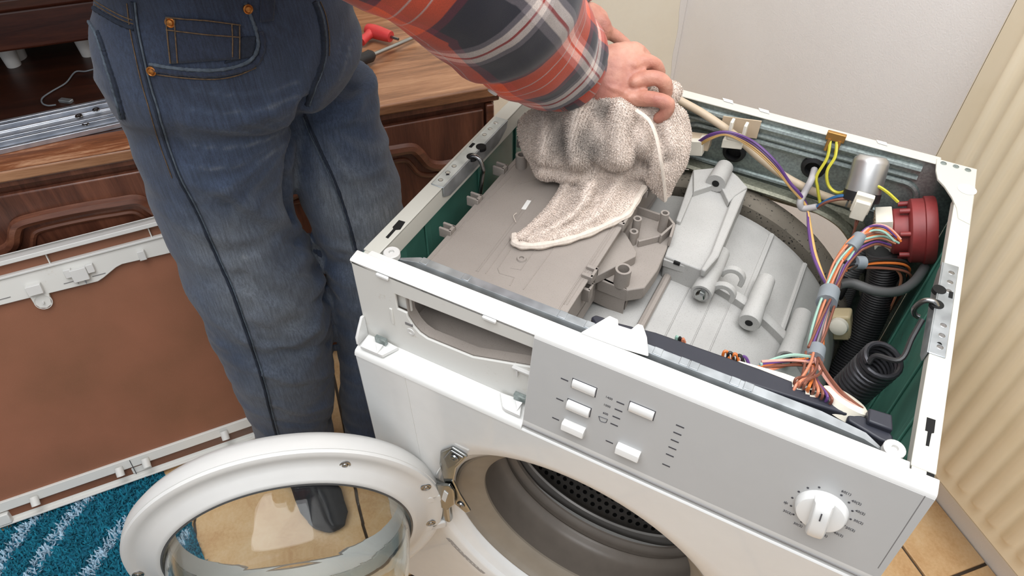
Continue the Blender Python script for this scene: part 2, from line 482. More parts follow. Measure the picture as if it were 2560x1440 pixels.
for yy in (rz(12, 145, ZC+.03).y, rz(205, 115, ZC+.03).y, Y0+.06):
    MB().cyl(U_(XU-.05, yy, ZC), U_(XU-.05, yy, zb), .013, .017).build('foot', 'white_plastic', up)
    MB().cyl(U_(XW+.1, yy, ZC), U_(XW+.1, yy, zb), .02, .024).build('foot', 'white_plastic', up)

# ---- metal drawer runner on the sideboard edge
ra = rz(0, 335, ZC+.012); rb = rz(310, 268, ZC+.012)
dirv = (rb-ra).normalized(); side = Vector((-dirv.y, dirv.x, 0))
mid = Vector((ra.x, ra.y, ZC))
a0 = ra-dirv*.25; a1 = rb+dirv*.06; a0.z = a1.z = ZC
run = empty('drawer_runner', a0); tag(run, 'long silver telescopic drawer runner lying along the sideboard edge', 'drawer runner')
L = (a1-a0).length
wr = (rz(0, 368, ZC)-rz(0, 300, ZC)).length/2*1.05
def runner_part(name, wl, wh, z0, z1, lip, mat='runner_zinc'):
    mb = MB()
    prof = [(-wh, z0), (-wh, z1), (-wh+lip, z1), (-wh+lip+.002, z0+.002), (wl-lip-.002, z0+.002), (wl-lip, z1), (wl, z1), (wl, z0)]
    n = len(prof)
    vv = [dirv*t+side*a+Vector((0, 0, b)) for t in (0, L) for a, b in prof]
    mb.add(vv, [[i, (i+1) % n, n+(i+1) % n, n+i] for i in range(n)]+[list(range(n))[::-1], list(range(n, 2*n))])
    return mb.build(name, mat, run, bevel=.0008)
runner_part('outer_channel', wr, wr, 0.0015, .011, .006)
runner_part('middle_channel', wr*.62, wr*.62, .004, .014, .005)
runner_part('inner_channel', wr*.28, wr*.28, .006, .012, .004)
for px, py in ((198, 292), (241, 276), (215, 312)):
    q = rz(px, py, ZC+.011)-a0
    MB().lathe(Vector((q.x, q.y, .0125)), (0, 0, 1), [(.0065, 0), (.006, .0012), (.003, .0014), (.003, .0002), (0, .0002)], 16).build('rivet', 'steel', run)

# ---- thin grey wire on the sideboard
zz = ZC+.004
pts = [rz(250, 168, zz), rz(215, 178, zz), rz(188, 180, zz), rz(165, 207, zz), rz(130, 228, zz), rz(106, 245, zz), rz(106, 258, zz), rz(120, 264, zz), rz(140, 262, zz)]
o = MB().tube(smooth_path(pts, 6), .0014, 8).build('wire', 'grey_clip', inroom=True); tag(o, 'thin grey cable curling on the sideboard behind the drawer runner', 'cable')
o = MB().obox(rz(165, 252, ZC+.004), (.006, .010, 0), (.004, -.003, 0), (0, 0, .003)).build('metal_clip', 'galvanised', inroom=True, bevel=.001); tag(o, 'tiny shiny metal clip on the sideboard beside the drawer runner', 'clip')

# ---- red T-handle key and screwdriver
zt = ZC+.016
hk = empty('hex_key', rz(930, 95, ZC)); tag(hk, 'red T handled hex key lying on the sideboard top', 'hex key')
hk['_c'] = rz(930, 95, ZC)[:]
A = rz(918, 73, zt+.004); B = rz(977, 92, zt+.002); Cc = rz(903, 104, zt-.002)
mid = A.lerp(B, .25)
mb = MB(); mb.tube(smooth_path([A, A.lerp(B, .2), A.lerp(B, .5), B], 4), [.011+.003*math.sin(k/12*3.1) for k in range(13)], 14)
mb.tube([mid, mid.lerp(Cc, .5), Cc], [.012, .0085, .0095], 12)
mb.build('handle', simple('red_grip', S(206, 62, 62), .42), hk)
mb = MB(); mb.tube([B, B+(B-A)*.32], .003, 6); mb.build('short_blade', 'steel', hk)
mb = MB(); mb.tube([Cc, Cc+(Cc-mid)*1.9], .003, 6); mb.build('long_blade', 'steel', hk)
sd = empty('screwdriver', rz(940, 135, ZC)); tag(sd, 'screwdriver with black handle and steel shaft lying on the sideboard', 'screwdriver')
sd['_c'] = rz(940, 135, ZC)[:]
A = rz(925, 140, ZC+.017); B = rz(1010, 104, ZC+.012)
d_ = (B-A).normalized()
MB().cyl(A, B+d_*.03, .0042, seg=14).build('shaft', 'chrome', sd)
MB().tube([A+d_*.008, A, A-d_*.012, A-d_*.03, A-d_*.075, A-d_*.1], [.008, .0125, .0115, .0155, .0165, .012], 10).build('handle', 'black_rubber', sd)
# ---- dark bowl on the sideboard (only its foot shows)
bw = rz(885, -18, ZC)
o = MB().lathe(bw, (0, 0, 1), [(.0, 0), (.038, 0), (.042, .006), (.06, .03), (.075, .06), (.073, .06), (.057, .03), (0, .012)], 32).build('bowl', 'dark_plastic', inroom=True); tag(o, 'dark round bowl standing on the sideboard top', 'bowl')

# ================================================================ rug
rg0 = rz(0, 1215, 0); rg1 = rz(400, 1190, 0)
def rugmat():
    t = NT('rug_pile')
    at = t.n('ShaderNodeAttribute'); at.attribute_name = 'Color'
    MT['rug_pile'] = t.set(at.outputs['Color'], .95)
rugmat()
ZR = .010
stripes = [[(140, 1240), (81, 1299), (30, 1368), (0, 1409), (-60, 1500)], [(255, 1212), (206, 1259), (156, 1315), (112, 1384), (75, 1440), (40, 1520)],
           [(380, 1250), (300, 1321), (269, 1365), (231, 1415), (195, 1470), (160, 1560)], [(20, 1262), (-20, 1300), (-90, 1400)], [(440, 1340), (400, 1400), (360, 1470), (320, 1560)]]
for s_ in stripes:
    (xa, ya), (xb, yb) = s_[-2], s_[-1]
    s_ += [(xb+(xb-xa)*1.2+14, yb+(yb-ya)*1.2), (xb+(xb-xa)*2.6, yb+(yb-ya)*2.6), (xb+(xb-xa)*4.5+20, yb+(yb-ya)*4.5)]
SP = [[rz(a, b, ZR).to_2d() for a, b in s_] for s_ in stripes]
def rug_col(p):
    q = Vector((p[0], p[1])); d = 9
    for s_ in SP:
        for a, b in zip(s_[:-1], s_[1:]):
            ab = b-a; t = max(0, min(1, (q-a).dot(ab)/ab.length_squared)); d = min(d, (q-a-ab*t).length)
    n = noise.noise(Vector((p[0]*60, p[1]*60, 3)))*.004
    return d+n < .0125
ra = rz(412, 1188, ZR); rb_ = rz(520, 1440, ZR)
dR = (rb_-ra).normalized()                        # right border direction, towards the camera
dL = Vector((dR.y, -dR.x, 0))
if dL.y > 0: dL = -dL
o0 = ra-dR*.07
RW, RLn = .75, .95
rug = MB().grid(lambda u, v: o0+dL*(RW*u)+dR*(RLn*v)+Vector((0, 0, -ZR if u in (0, 1) or v in (0, 1) else -ZR+.004)), 40, 40).build('bath_rug', simple('rug_base', S(16, 96, 122), .95), inroom=True)
tag(rug, 'blue shaggy rug with pale wavy stripes in front of the brown panel', 'rug')
rng = np.random.default_rng(3)
vv, ff, cc = [], [], []
nf = 52000
org = Vector(rug.location)
for k in range(nf):
    u, v = rng.random(), rng.random()
    p = o0+dL*(RW*u)+dR*(RLn*v); 
    if p.x > 1.0: continue
    L_ = .011+.006*rng.random(); an = rng.random()*6.283; ln = .004+.006*rng.random()
    lump = noise.noise(Vector((p.x*45, p.y*45, 0)))
    lx = math.cos(an)*ln+lump*.004; ly = math.sin(an)*ln+lump*.003
    w_ = .0015; wx, wy = -math.sin(an)*w_, math.cos(an)*w_
    b0 = len(vv); x, y = p.x-org.x, p.y-org.y; z0 = .004-org.z; hh = L_*(.75+.35*lump)
    vv += [(x-wx, y-wy, z0), (x+wx, y+wy, z0), (x+lx*.5+wx, y+ly*.5+wy, z0+hh*.7), (x+lx*.5-wx, y+ly*.5-wy, z0+hh*.7), (x+lx, y+ly, z0+hh)]
    ff += [(b0, b0+1, b0+2, b0+3), (b0+3, b0+2, b0+4)]
    lt = rug_col(p); j = .8+.4*rng.random()
    c = (.36*j, .52*j, .64*j, 1) if lt else (.004*j, .155*j, .235*j, 1)
    cc += [c]*5
me = bpy.data.meshes.new('pile'); me.from_pydata(vv, [], ff)
ca = me.color_attributes.new('Color', 'FLOAT_COLOR', 'POINT'); ca.data.foreach_set('color', np.array(cc, dtype=np.float32).ravel())
me.materials.append(MT['rug_pile'])
po = bpy.data.objects.new('pile', me); COL.objects.link(po); po.parent = rug; tag(po, kind='stuff')

# ================================================================ removed machine lid leaning on the sideboard (underside towards us)
LB0 = atz(0, 1321, 0.016); LB1 = atz(650, 1093, 0.016)
tp = atpl(200, 607, mach((-.508, 0, 0)), mach((1, 0, 0)))
lu = (LB1-LB0).normalized(); ln_ = lu.cross(tp-LB0).normalized()
if ln_.dot(CAM-LB0) < 0: ln_ = -ln_
lv = ln_.cross(lu) if ln_.cross(lu).z > 0 else -ln_.cross(lu)
LIDO = LB1 - ln_*.03
lid = empty('appliance_lid', room(LIDO), TH); tag(lid, 'removed washing machine lid with brown hardboard underside leaning on the sideboard', 'appliance lid')
lid['_c'] = LIDO[:]
def lp(px, py, h=0.): return atpl(px, py, LB0+ln_*h, ln_)
def luv(px, py):
    p = lp(px, py)-LB1; return p.dot(lu), p.dot(lv)
def lq(u, v, h=0.): return LB1+lu*u+lv*v+ln_*h
uR = .12; uL = uR-.70
vT = (luv(0, 642)[1]+luv(405, 560)[1])/2
def lpanel(name, uvs, h0, h1, mat, bev=.001):
    return MB().prism([lq(a, b, h0) for a, b in uvs], ln_*(h1-h0)).build(name, mat, lid, bevel=bev)
vb = [luv(0, 1252), luv(631, 1054)]; vbi = sum(b for a, b in vb)/2
lpanel('hardboard', [(uL+.01, .01), (uR-.01, .01), (uR-.01, vT-.01), (uL+.01, vT-.01)], -.026, -.010, 'hardboard')
lpanel('cover_shell', [(uL, 0), (uR, 0), (uR, vT), (uL, vT)], -.032, -.026, 'white_plastic', .003)
# lower rail: step, groove and lip
lpanel('lower_rail', [(uL, .032), (uR, .032), (uR, vbi), (uL, vbi)], -.012, -.004, 'dirty_white')
lpanel('lower_flange', [(uL, .0), (uR, .0), (uR, .032), (uL, .032)], -.026, -.010, 'dirty_white')
lpanel('lower_lip', [(uL, .0), (uR, .0), (uR, .004), (uL, .004)], -.026, .0, 'dirty_white')
pv = sum(luv(*q)[1] for q in ((86, 1250), (301, 1182), (367, 1160), (566, 1097)))/4
for q in ((86, 1250), (301, 1182), (367, 1160), (566, 1097)):
    u_ = luv(*q)[0]
    MB().ringtube(lq(u_, pv+.012, -.004), lq(u_, pv-.004, .006), .0078, .0052).build('peg', 'dirty_white', lid)
for q in ((340, 1185),):
    u_ = luv(*q)[0]
    MB().obox(lq(u_, vbi*.6, -.0035), lu*.0006, lv*vbi*.35, ln_*.0006).build('seam', 'print_grey', lid)
    MB().obox(lq(u_+.012, .02, -.009), lu*.018, lv*.007, ln_*.0015).build('latch_tab', 'dirty_white', lid, bevel=.0008)
q = luv(8, 1300); MB().obox(lq(q[0], q[1], -.006), lu*.012, lv*.012, ln_*.008).build('latch_tab', 'dirty_white', lid, bevel=.002)
# upper rail, with wavy inner boundary and tongue
inner = [luv(*q) for q in ((0, 765), (75, 746), (85, 762), (100, 772), (117, 772), (130, 762), (122, 735), (245, 705), (260, 695), (290, 670), (305, 662), (442, 630))]
t0 = (luv(0, 690)[1]+luv(422, 591)[1])/2
sl = (inner[-1][1]-inner[-2][1])/(inner[-1][0]-inner[-2][0])
poly = [(uL, inner[0][1]-.0)]+inner+[(uR, inner[-1][1]), (uR, t0), (uL, t0)]
lpanel('upper_rail', poly, -.012, -.002, 'dirty_white')
lpanel('upper_channel', [(uL, t0), (uR, t0), (uR, vT), (uL, vT)], -.026, -.012, 'dirty_white')
lpanel('upper_lip', [(uL, vT-.008), (uR, vT-.008), (uR, vT), (uL, vT)], -.026, .003, 'white_plastic')
lpanel('rail_ridge', [(uL, t0-.003), (uR, t0-.003), (uR, t0+.001), (uL, t0+.001)], -.012, .001, 'white_plastic', .0008)
for q in ((112, 637), (375, 585)):
    u_ = luv(*q)[0]; lpanel('channel_rib', [(u_-.0008, t0), (u_+.0008, t0), (u_+.0008, vT), (u_-.0008, vT)], -.012, -.004, 'dirty_white', 0)
def lblock(name, px, py, a, b, h, mat='white_plastic'):
    u_, v_ = luv(px, py); return MB().obox(lq(u_, v_, -.002+h/2), lu*a, lv*b, ln_*h/2).build(name, mat, lid, bevel=.001)
lblock('clip', 171, 682, .006, .008, .008); lblock('clip', 226, 669, .006, .008, .008); lblock('clip', 355, 637, .006, .009, .008)
b_ = lblock('latch_block', 200, 684, .013, .012, .010)
for dx in (-6, 14):
    u_, v_ = luv(200+dx, 700); MB().cyl(lq(u_, v_+.004, .004), lq(u_, v_-.006, .004), .0022, .0004, 8).build('prong', 'grey_clip', lid)
lblock('hook', 87, 722, .012, .009, .010)
u_, v_ = luv(108, 756); MB().lathe(lq(u_, v_, -.002), ln_, [(.0145, 0), (.014, .001), (.013, .0008)], 24).build('disc_line', 'dirty_white', lid)
MB().cyl(lq(u_, v_, -.002), lq(u_, v_, .003), .0018).build('pin', 'white_plastic', lid)
for px, py in ((176, 706), (247, 688), (8, 748)):
    u_, v_ = luv(px, py); MB().obox(lq(u_, v_, -.0018), lu*.011, lv*.0006, ln_*.0006).build('mould_mark', 'print_light', lid)
# ================================================================ washing machine (machine frame; the root is turned by TH)
W, D = .595, .478
wm = empty('washing_machine', (0, 0, 0), TH)
tag(wm, 'white front loading washing machine with its lid off and porthole door open', 'washing machine')
def zpoly(name, pts, z, th, mat, bev=.0008, parent=None, **kw):
    """flat plate whose outline is read from the photo on the level z"""
    return MB().prism([atz(a, b, z) for a, b in pts], (0, 0, -th)).build(name, mat, parent or wm, bevel=bev, **kw)
def C8(x, y): return (860+x/3.131, 240+y/3.131)
def R4(x, y): return (2080+x/4.8, 900+y/4.8)

# ---- shell
for nm, x0, x1, mi in (('side_panel', 0., .0016, [1, 1, 1, 1, 1, 0]), ('side_panel', W-.0016, W, [1, 1, 1, 0, 1, 1])):
    o = MB().box((x0, .0, .03), (x1, D+.012, H-.004), mi).build(nm, ['white_enamel', 'teal_paint'], wm)
    for yy in ((.03, .07, .12, .13, .21, .30, .31, .40) if x0 > .1 else (.06, .115, .25, .36)):
        xx = x0-.0015 if x0 > .1 else x1+.0015
        MB().box((xx-.0015, yy, .06), (xx+.0015, yy+.012, H-.04)).build('pressed_rib', 'teal_paint', o, bevel=.0012)
MB().box((.004, .0, .03), (W-.004, D, .034)).build('base_plate', 'zinc_dark', wm)
for fx, fy in ((.05, .05), (W-.05, .05), (.05, D-.05), (W-.05, D-.05)):
    MB().cyl((fx, fy, 0), (fx, fy, .03), .02).build('foot', 'black_rubber', wm)
def rail(x0, x1, xin, y1):
    mb = MB(); mb.box((min(x0, x1), .002, H-.003), (max(x0, x1), y1, H))
    s_ = 1 if xin > x0 else -1
    fb = .792 if s_ > 0 else .806
    mb.box((min(xin, xin-s_*.0016), .006, fb), (max(xin, xin-s_*.0016), y1-.03, H-.0005))
    return mb.build('top_rail', 'rail_white', wm, bevel=.0022, seg=3)
rail(0, .0200, .0200, D+.014); rail(W, W-.0205, W-.0205, D-.03)
# front ends of the rails: rolled tab and dark gap
for xa in (.0035, W-.0195):
    MB().lathe((xa, -.001, H-.0065), (1, 0, 0), [(.0001, 0), (.0065, 0), (.0065, .012), (.0001, .012)], 16).build('rail_end_roll', 'rail_white', wm)
    MB().box((xa+.0125, -.004, H-.012), (xa+.0185, .004, H-.001)).build('rail_gap', 'hole_black', wm)
kl = [C8(*p) for p in ((430, 970), (480, 985), (440, 1045), (405, 1048), (345, 1115), (325, 1105), (385, 1040), (380, 1025))]
zpoly('keyhole_slot', kl, H+.0003, .001, 'hole_black', 0)
kr = [R4(*p) for p in ((1140, 685), (1245, 720), (1225, 875), (1195, 880), (1165, 1035), (1125, 1025), (1150, 855), (1118, 845))]
zpoly('keyhole_slot', kr, H+.0003, .001, 'hole_black', 0)
# corner plate at the back right, with a filleted inner edge
cpx = [(2342, 396), (2443, 423), (2438, 470), (2425, 560), (2396, 545), (2392, 520), (2380, 492), (2362, 465), (2345, 447), (2340, 425)]
o = zpoly('corner_plate', cpx, H+.0012, .003, 'rail_white', .0006)
for q in ((2359, 408), (2390, 416), (2420, 425)):
    p = atz(*q, H+.0015); MB().lathe(p, (0, 0, 1), [(.0038, -.0008), (.0038, .0002), (.003, .0004), (.0028, -.0002), (0, -.0002)], 16).build('punched_hole', 'zinc_dark', o)
p = atz(2418, 473, H+.0015); MB().lathe(p, (0, 0, 1), [(.011, 0), (.008, .0008), (0, .001)], 20).build('weld_spot', 'white_plastic', o)
for q in ((1820, 253), (1910, 278), (2205, 358)):
    zpoly('weld_mark', [(q[0]-14, q[1]-9), (q[0]+12, q[1]-2), (q[0]+14, q[1]+6), (q[0]-10, q[1]-1)], H+.0012, .0008, 'white_plastic', .0003)
# hanger plates with holes, notches and suspension hooks
def hanger(side):
    L_ = side < 0
    if L_:
        ya, yb, xi, xo = .135, .302, .0212, .0045
    else:
        ya, yb, xi, xo = .140, .283, W-.0217, W-.0060
    s_ = 1 if L_ else -1
    hp = MB().box((min(xi, xo), ya, H), (max(xi, xo), yb, H+.0014)).build('hanger_plate', 'galvanised', wm, bevel=.0008)
    n0 = [(ya, H+.0014), (ya, H-.013), (ya+.014, H-.020), (yb-.028, H-.020), (yb-.004, H-.010), (yb, H+.0014)]
    MB().prism([(xi, y, z) for y, z in n0], (s_*.0014, 0, 0)).build('hanger_flange', 'galvanised', hp, bevel=.0005)
    for y in (ya+.012, ya+.029, ya+.044, yb-.045, yb-.030, yb-.014):
        MB().lathe(((xi+xo)/2-s_*.0015, y, H+.0014), (0, 0, 1), [(.0032, 0), (.0027, .0003), (.0026, .00005), (0, .00005)], 14, mi=0).build('rivet_hole', 'steel', hp)
    for y in (ya+.072, ya+.096):
        MB().lathe((xi-s_*.0005, y, H+.0014), (0, 0, 1), [(.0068, -.004), (.0068, .0004), (0, .0004)], 18).build('hook_notch', 'hole_black', hp)
    MB().box(((xi+xo)/2-s_*.004-.002, ya+.088, H+.0012), ((xi+xo)/2-s_*.004+.002, ya+.098, H+.0018)).build('locating_slot', 'hole_black', hp)
    # suspension hook wire
    yh = ya+.071
    P = [(xi-s_*.002, yh, H-.001), (xi+s_*.004, yh, H+.004), (xi+s_*.012, yh, H+.001), (xi+s_*.016, yh, H-.012), (xi+s_*.012, yh+.004, H-.03), (xi+s_*.012, yh-.02, H-.10)]
    if not L_: P = P[:4]+[(xi+s_*.013, yh, H-.020), (xi+s_*.008, yh, H-.022)]
    MB().tube(smooth_path(P, 6), .0030, 10).build('suspension_hook', 'steel', wm)
    return hp
hanger(-1); hanger(1)
MB().cyl(C8(812, 625) and atz(*C8(812, 625), H), atz(*C8(812, 625), H+.0006), .0028, seg=14).build('screw_hole', 'hole_black', wm)
MB().cyl(atz(2347, 862, H), atz(2347, 862, H+.0006), .0028, seg=14).build('screw_hole', 'hole_black', wm)

# ---- back: galvanised brace over a big opening, pressed panels, flange
bk = MB()
def byz(x, z): return Vector((x, D, z))
opx0, opx1, opz0, opz1, cr = .03, .505, .12, .705, .04
arc = [(opx1-cr+cr*math.cos(a), opz1-cr+cr*math.sin(a)) for a in [R_(k) for k in range(0, 91, 15)]]
arc2 = [(opx0+cr+cr*math.cos(a), opz1-cr+cr*math.sin(a)) for a in [R_(k) for k in range(90, 181, 15)]]
loop = [(opx0, opz0)] + arc2[::-1] + arc[::-1] + [(opx1, opz0)]
poly = [(.002, .04), (.002, H-.003), (W-.002, H-.003), (W-.002, .04), (opx1, .04)] + [(opx1, opz0)] + arc + arc2 + [(opx0, opz0), (opx0, .04)]
bk.prism([byz(a, b) for a, b in poly], (0, .0014, 0))
back = bk.build('back_panel', 'zinc_dark', wm)
rim = [Vector((a, D-.004, b)) for a, b in [(opx1, opz0)]+arc+arc2+[(opx0, opz0)]]
MB().tube(rim, .011, 8, True, flat=.9).build('opening_flange', 'zinc_olive', back)
MB().box((.0, D-.003, H-.003), (.552, D+.014, H)).build('back_rail', 'rail_white', wm, bevel=.0015)
for dz, r_ in ((.016, .005), (.030, .0035)):
    MB().tube([(.06, D-.001, H-dz), (.535, D-.001, H-dz)], r_, 8).build('pressed_bead', 'zinc_dark', back)
# rounded pressed frame
def rrect(x0, x1, z0, z1, r, n=6):
    out = []
    for cx, cz, a0 in ((x1-r, z1-r, 0), (x0+r, z1-r, 90), (x0+r, z0+r, 180), (x1-r, z0+r, 270)):
        for k in range(n+1): a = R_(a0+90*k/n); out.append((cx+r*math.cos(a), cz+r*math.sin(a)))
    return out
pr_ = [Vector((a, D-.001, b)) for a, b in rrect(.222, .545, .724, H-.040, .022)]
MB().tube(pr_+[pr_[0]], .0042, 8, False).build('pressed_frame', 'zinc_dark', back)
pr_ = [Vector((a, D-.001, b)) for a, b in rrect(.120, .208, .728, H-.030, .018)]
MB().tube(pr_+[pr_[0]], .0042, 8, False).build('inlet_frame', 'zinc_dark', back)
MB().prism([Vector((a, D-.0015, b)) for a, b in rrect(.124, .204, .732, H-.034, .016)], (0, .001, 0)).build('inlet_window', simple('pale_backing', S(206, 188, 150), .7), back)
MB().box((.165, D-.03, .735), (.196, D-.002, .778)).build('inlet_valve', simple('valve_plastic', S(196, 186, 132), .5), wm, bevel=.003)
MB().box((.172, D-.034, .744), (.190, D-.030, .760)).build('valve_tab', 'white_connector', wm, bevel=.002)
p = aty(2368, 468, D-.002); MB().lathe(p, (0, -1, 0), [(.007, 0), (.0065, .0012), (.004, .0014), (.0035, 0), (0, 0)], 18).build('back_screw', 'zinc_dark', back)
# grommets
for q in ((1836, 378), (2034, 418)):
    p = aty(*q, D-.002)
    MB().lathe(p, (0, -1, 0), [(.017, 0), (.016, .004), (.011, .006), (.010, -.002), (0, -.002)], 24).build('grommet', 'black_rubber', wm)
# olive rail in front of the opening (rear cross bar, seen curving down behind the tub)
cb = smooth_path([aty(1690, 398, D-.02), aty(1850, 452, D-.02), aty(1990, 498, D-.02), aty(2080, 540, D-.02), aty(2125, 585, D-.02), aty(2150, 650, D-.02), aty(2158, 730, D-.02)], 5)
MB().tube(cb, .011, 8, True, flat=.5).build('rear_cross_bar', 'zinc_olive', wm)

# ---- front cross bar (galvanised) behind the fascia
prof = [(y+.0035, z-.003) for y, z in ((.0075, .800), (.0075, .8165), (.0105, .8205), (.0205, .8205), (.0215, .800), (.0205, .800), (.0195, .8185), (.0115, .8185), (.0095, .8165), (.0095, .800))]
x0, x1 = .040, .556; n = len(prof); mb = MB()
xs_ = [x0, x0+.022, x0+.035, x1-.06, x1-.02, x1]
sc = [(.3, -.004), (.9, 0), (1, 0), (1, 0), (.75, -.002), (.12, -.007)]
for (xx, (k, dz)) in zip(xs_, sc):
    mb.v += [Vector((xx, .011+(y-.011)*k, z+dz)) for y, z in prof]
for i in range(len(xs_)-1):
    for j in range(n):
        mb.f.append([i*n+j, i*n+(j+1) % n, (i+1)*n+(j+1) % n, (i+1)*n+j]); mb.mi.append(0)
mb.f.append(list(range(n))); mb.mi.append(0); mb.f.append([(len(xs_)-1)*n+j for j in range(n)][::-1]); mb.mi.append(0)
xbar = mb.build('front_cross_bar', 'galvanised', wm, bevel=.0006)
for xx in (.065, .118, .232, .262, .335, .362, .372, .412, .425):
    MB().box((xx, .0147, .8170), (xx+.009, .0243, .8182)).build('bar_crimp', 'galvanised', xbar, bevel=.0005)
for xx in (.031, .560):
    MB().lathe((xx, .012, H-.006), (0, 0, 1), [(.0095, 0), (.0095, .006), (.0085, .007), (.0032, .007), (.003, .004), (0, .004)], 20).build('screw_boss', 'white_plastic', wm)
# ---- fascia: left recessed frame with the drawer opening
rec = MB().prism([(a, -.021, b) for a, b in ((0, .699), (0, .8215), (.2265, .8215), (.2265, .7995), (.0545, .7955), (.0545, .771), (.067, .7705), (.0672, .764), (.074, .751), (.081, .7435), (.091, .7395), (.15, .741), (.2265, .7685), (.2265, .699))],
           (0, .0032, 0)).build('drawer_fascia', 'dirty_white', wm, bevel=.0009)
MB().box((.050, -.014, .768), (.069, -.012, .80)).build('fascia_step', 'dirty_white', rec)
MB().box((.0435, -.0225, .742), (.0475, -.0205, .768)).build('fascia_key', 'dirty_white', rec, bevel=.0008)
for q in ((958, 689), (1225, 796)):
    p = aty(*q, -.021); MB().obox(p+Vector((0, -.0016, 0)), (.008, 0, 0), (0, .0018, 0), (0, 0, .0022)).build('snap_lug', 'white_enamel', rec, bevel=.0012)
p = aty(1027, 829, -.021); MB().lathe(p, (0, -1, 0), [(.0055, 0), (.005, .001), (.0025, .001), (.002, -.001), (0, -.001)], 18).build('screw_eye', 'white_plastic', rec)
MB().box((p.x-.006, -.0215, p.z+.010), (p.x+.004, -.0205, p.z+.014)).build('vent_slit', 'print_light', rec)
p = aty(1310, 925, -.021); MB().obox(p, (.013, 0, 0), (0, .004, 0), (0, 0, .0015)).build('drawer_stop', 'white_plastic', rec, bevel=.0006)
MB().obox(p+Vector((-.007, -.001, -.006)), (.0012, 0, 0), (0, .003, 0), (0, 0, .006)).build('drawer_stop', 'white_plastic', rec)
# ear between recess and body on the left
MB().prism([(0, y, z) for y, z in ((-.021, .733), (-.0255, .7345), (-.0345, .722), (-.041, .712), (-.0415, .700), (-.021, .699))], (.0035, 0, 0)).build('fascia_ear', 'white_enamel', rec, bevel=.001)
# top cap of the fascia, full width
def xprof(name, prof, x0, x1, mat, bev=0., parent=None):
    mb = MB(); n = len(prof)
    mb.add([(x, y, z) for x in (x0, x1) for y, z in prof], [[i, n+i, n+(i+1) % n, (i+1) % n] for i in range(n)]+[list(range(n)), list(range(2*n-1, n-1, -1))])
    bm = bmesh.new(); me = bpy.data.meshes.new('t'); me.from_pydata([v[:] for v in mb.v], [], mb.f); bm.from_mesh(me); bmesh.ops.recalc_face_normals(bm, faces=bm.faces); bm.to_mesh(me); bm.free()
    mb2 = MB(); mb2.add([v.co for v in me.vertices], [list(p.vertices) for p in me.polygons]); bpy.data.meshes.remove(me)
    return mb2.build(name, mat, parent or wm, bevel=bev)
xprof('fascia_back_strip', [(-.0072, .8245), (.0022, .8230), (.0022, .8195), (-.0072, .8195)], .012, W-.022, 'dirty_ledge', .0006)
xprof('fascia_top_strip', [(-.021, .8205), (-.0218, .8222), (-.0205, .8238), (-.0078, .8256), (-.0066, .8250), (-.0066, .8180), (-.021, .8180)], -.0005, .2275, 'white_enamel')
cp = xprof('control_panel', [(-.0066, .8180), (-.0066, .8258), (-.0080, .8262), (-.0205, .8258), (-.0232, .8248), (-.0248, .8222), (-.0445, .703), (-.0462, .6965), (-.0452, .6935), (-.038, .6920), (-.020, .6920), (-.020, .8180)], .2255, W+.0015, 'white_plastic', .0008)
# thin frame line on the right of the panel face and seam below
pn = Vector((0, -(.8222-.703), -.0197)).normalized()            # outward normal of the slanted face
pn = Vector((0, -.1192, .0197*-1)); pn = Vector((0, -(.8222-.703), (-.0248+.0445)*-1)).normalized()
pn = Vector((0, -.1192, .0197)).normalized()
P0 = Vector((0, -.0248, .8222)); pt = Vector((0, -.0197, -.1192)).normalized()   # down the face
pn = Vector((1, 0, 0)).cross(pt).normalized()
if pn.y > 0: pn = -pn
def onp(px, py, h=0.): return atpl(px, py, P0+pn*h, pn)
ex = Vector((1, 0, 0))
def R2(x, y): return (1360+x/5.539, 920+y/5.539)
def D1(x, y): return (1940+x/8.469, 1190+y/8.469)
a_ = onp(2313, 1240); b_ = onp(2195, 1420)
MB().tube([a_, b_], .0005, 6).build('frame_line', 'print_light', cp)
MB().box((.2275, -.0472, .6965), (W, -.0455, .6975)).build('lower_line', 'print_light', cp)
# grey printed film on the face, a finger's width inside the panel edge
fc = [P0+ex*a+pt*b+pn*.00025 for a, b in ((.2262, .0008), (W+.0012, .0008), (W+.0012, .1195), (.2262, .1195))]
MB().prism(fc, -pn*.0006).build('printed_film', simple('panel_film', S(180, 180, 179), .42, var=.012), cp)
P0 = P0+pn*.00025
# buttons
for q, out in (((1460, 969), .0000), ((1447, 1019), .0022), ((1436, 1067), .0045), ((1604, 1027), .0004), ((1572, 1126), .0045)):
    c = onp(*q)
    w_, h_ = .0125, .0058
    if out < .003:
        MB().obox(c-pn*.0003, ex*(w_+.0009), pt*(h_+.0009), pn*.0005).build('button_well', 'print_grey', cp)
    mb = MB()
    pf = [(-h_, -.003), (-h_, .0015+out*.8), (-h_*.7, .0026+out), (0, .0031+out), (h_*.7, .0026+out*1.1), (h_, .0012+out*1.1), (h_, -.003)]
    nn = len(pf)
    vv = [c+ex*s_*w_+pt*a+pn*b for s_ in (-1, 1) for a, b in pf]
    mb.add(vv, [[i, i+1, nn+i+1, nn+i] for i in range(nn-1)]+[list(range(nn))[::-1], list(range(nn, 2*nn))])
    mb.build('push_button', 'white_enamel', cp, bevel=.0006)
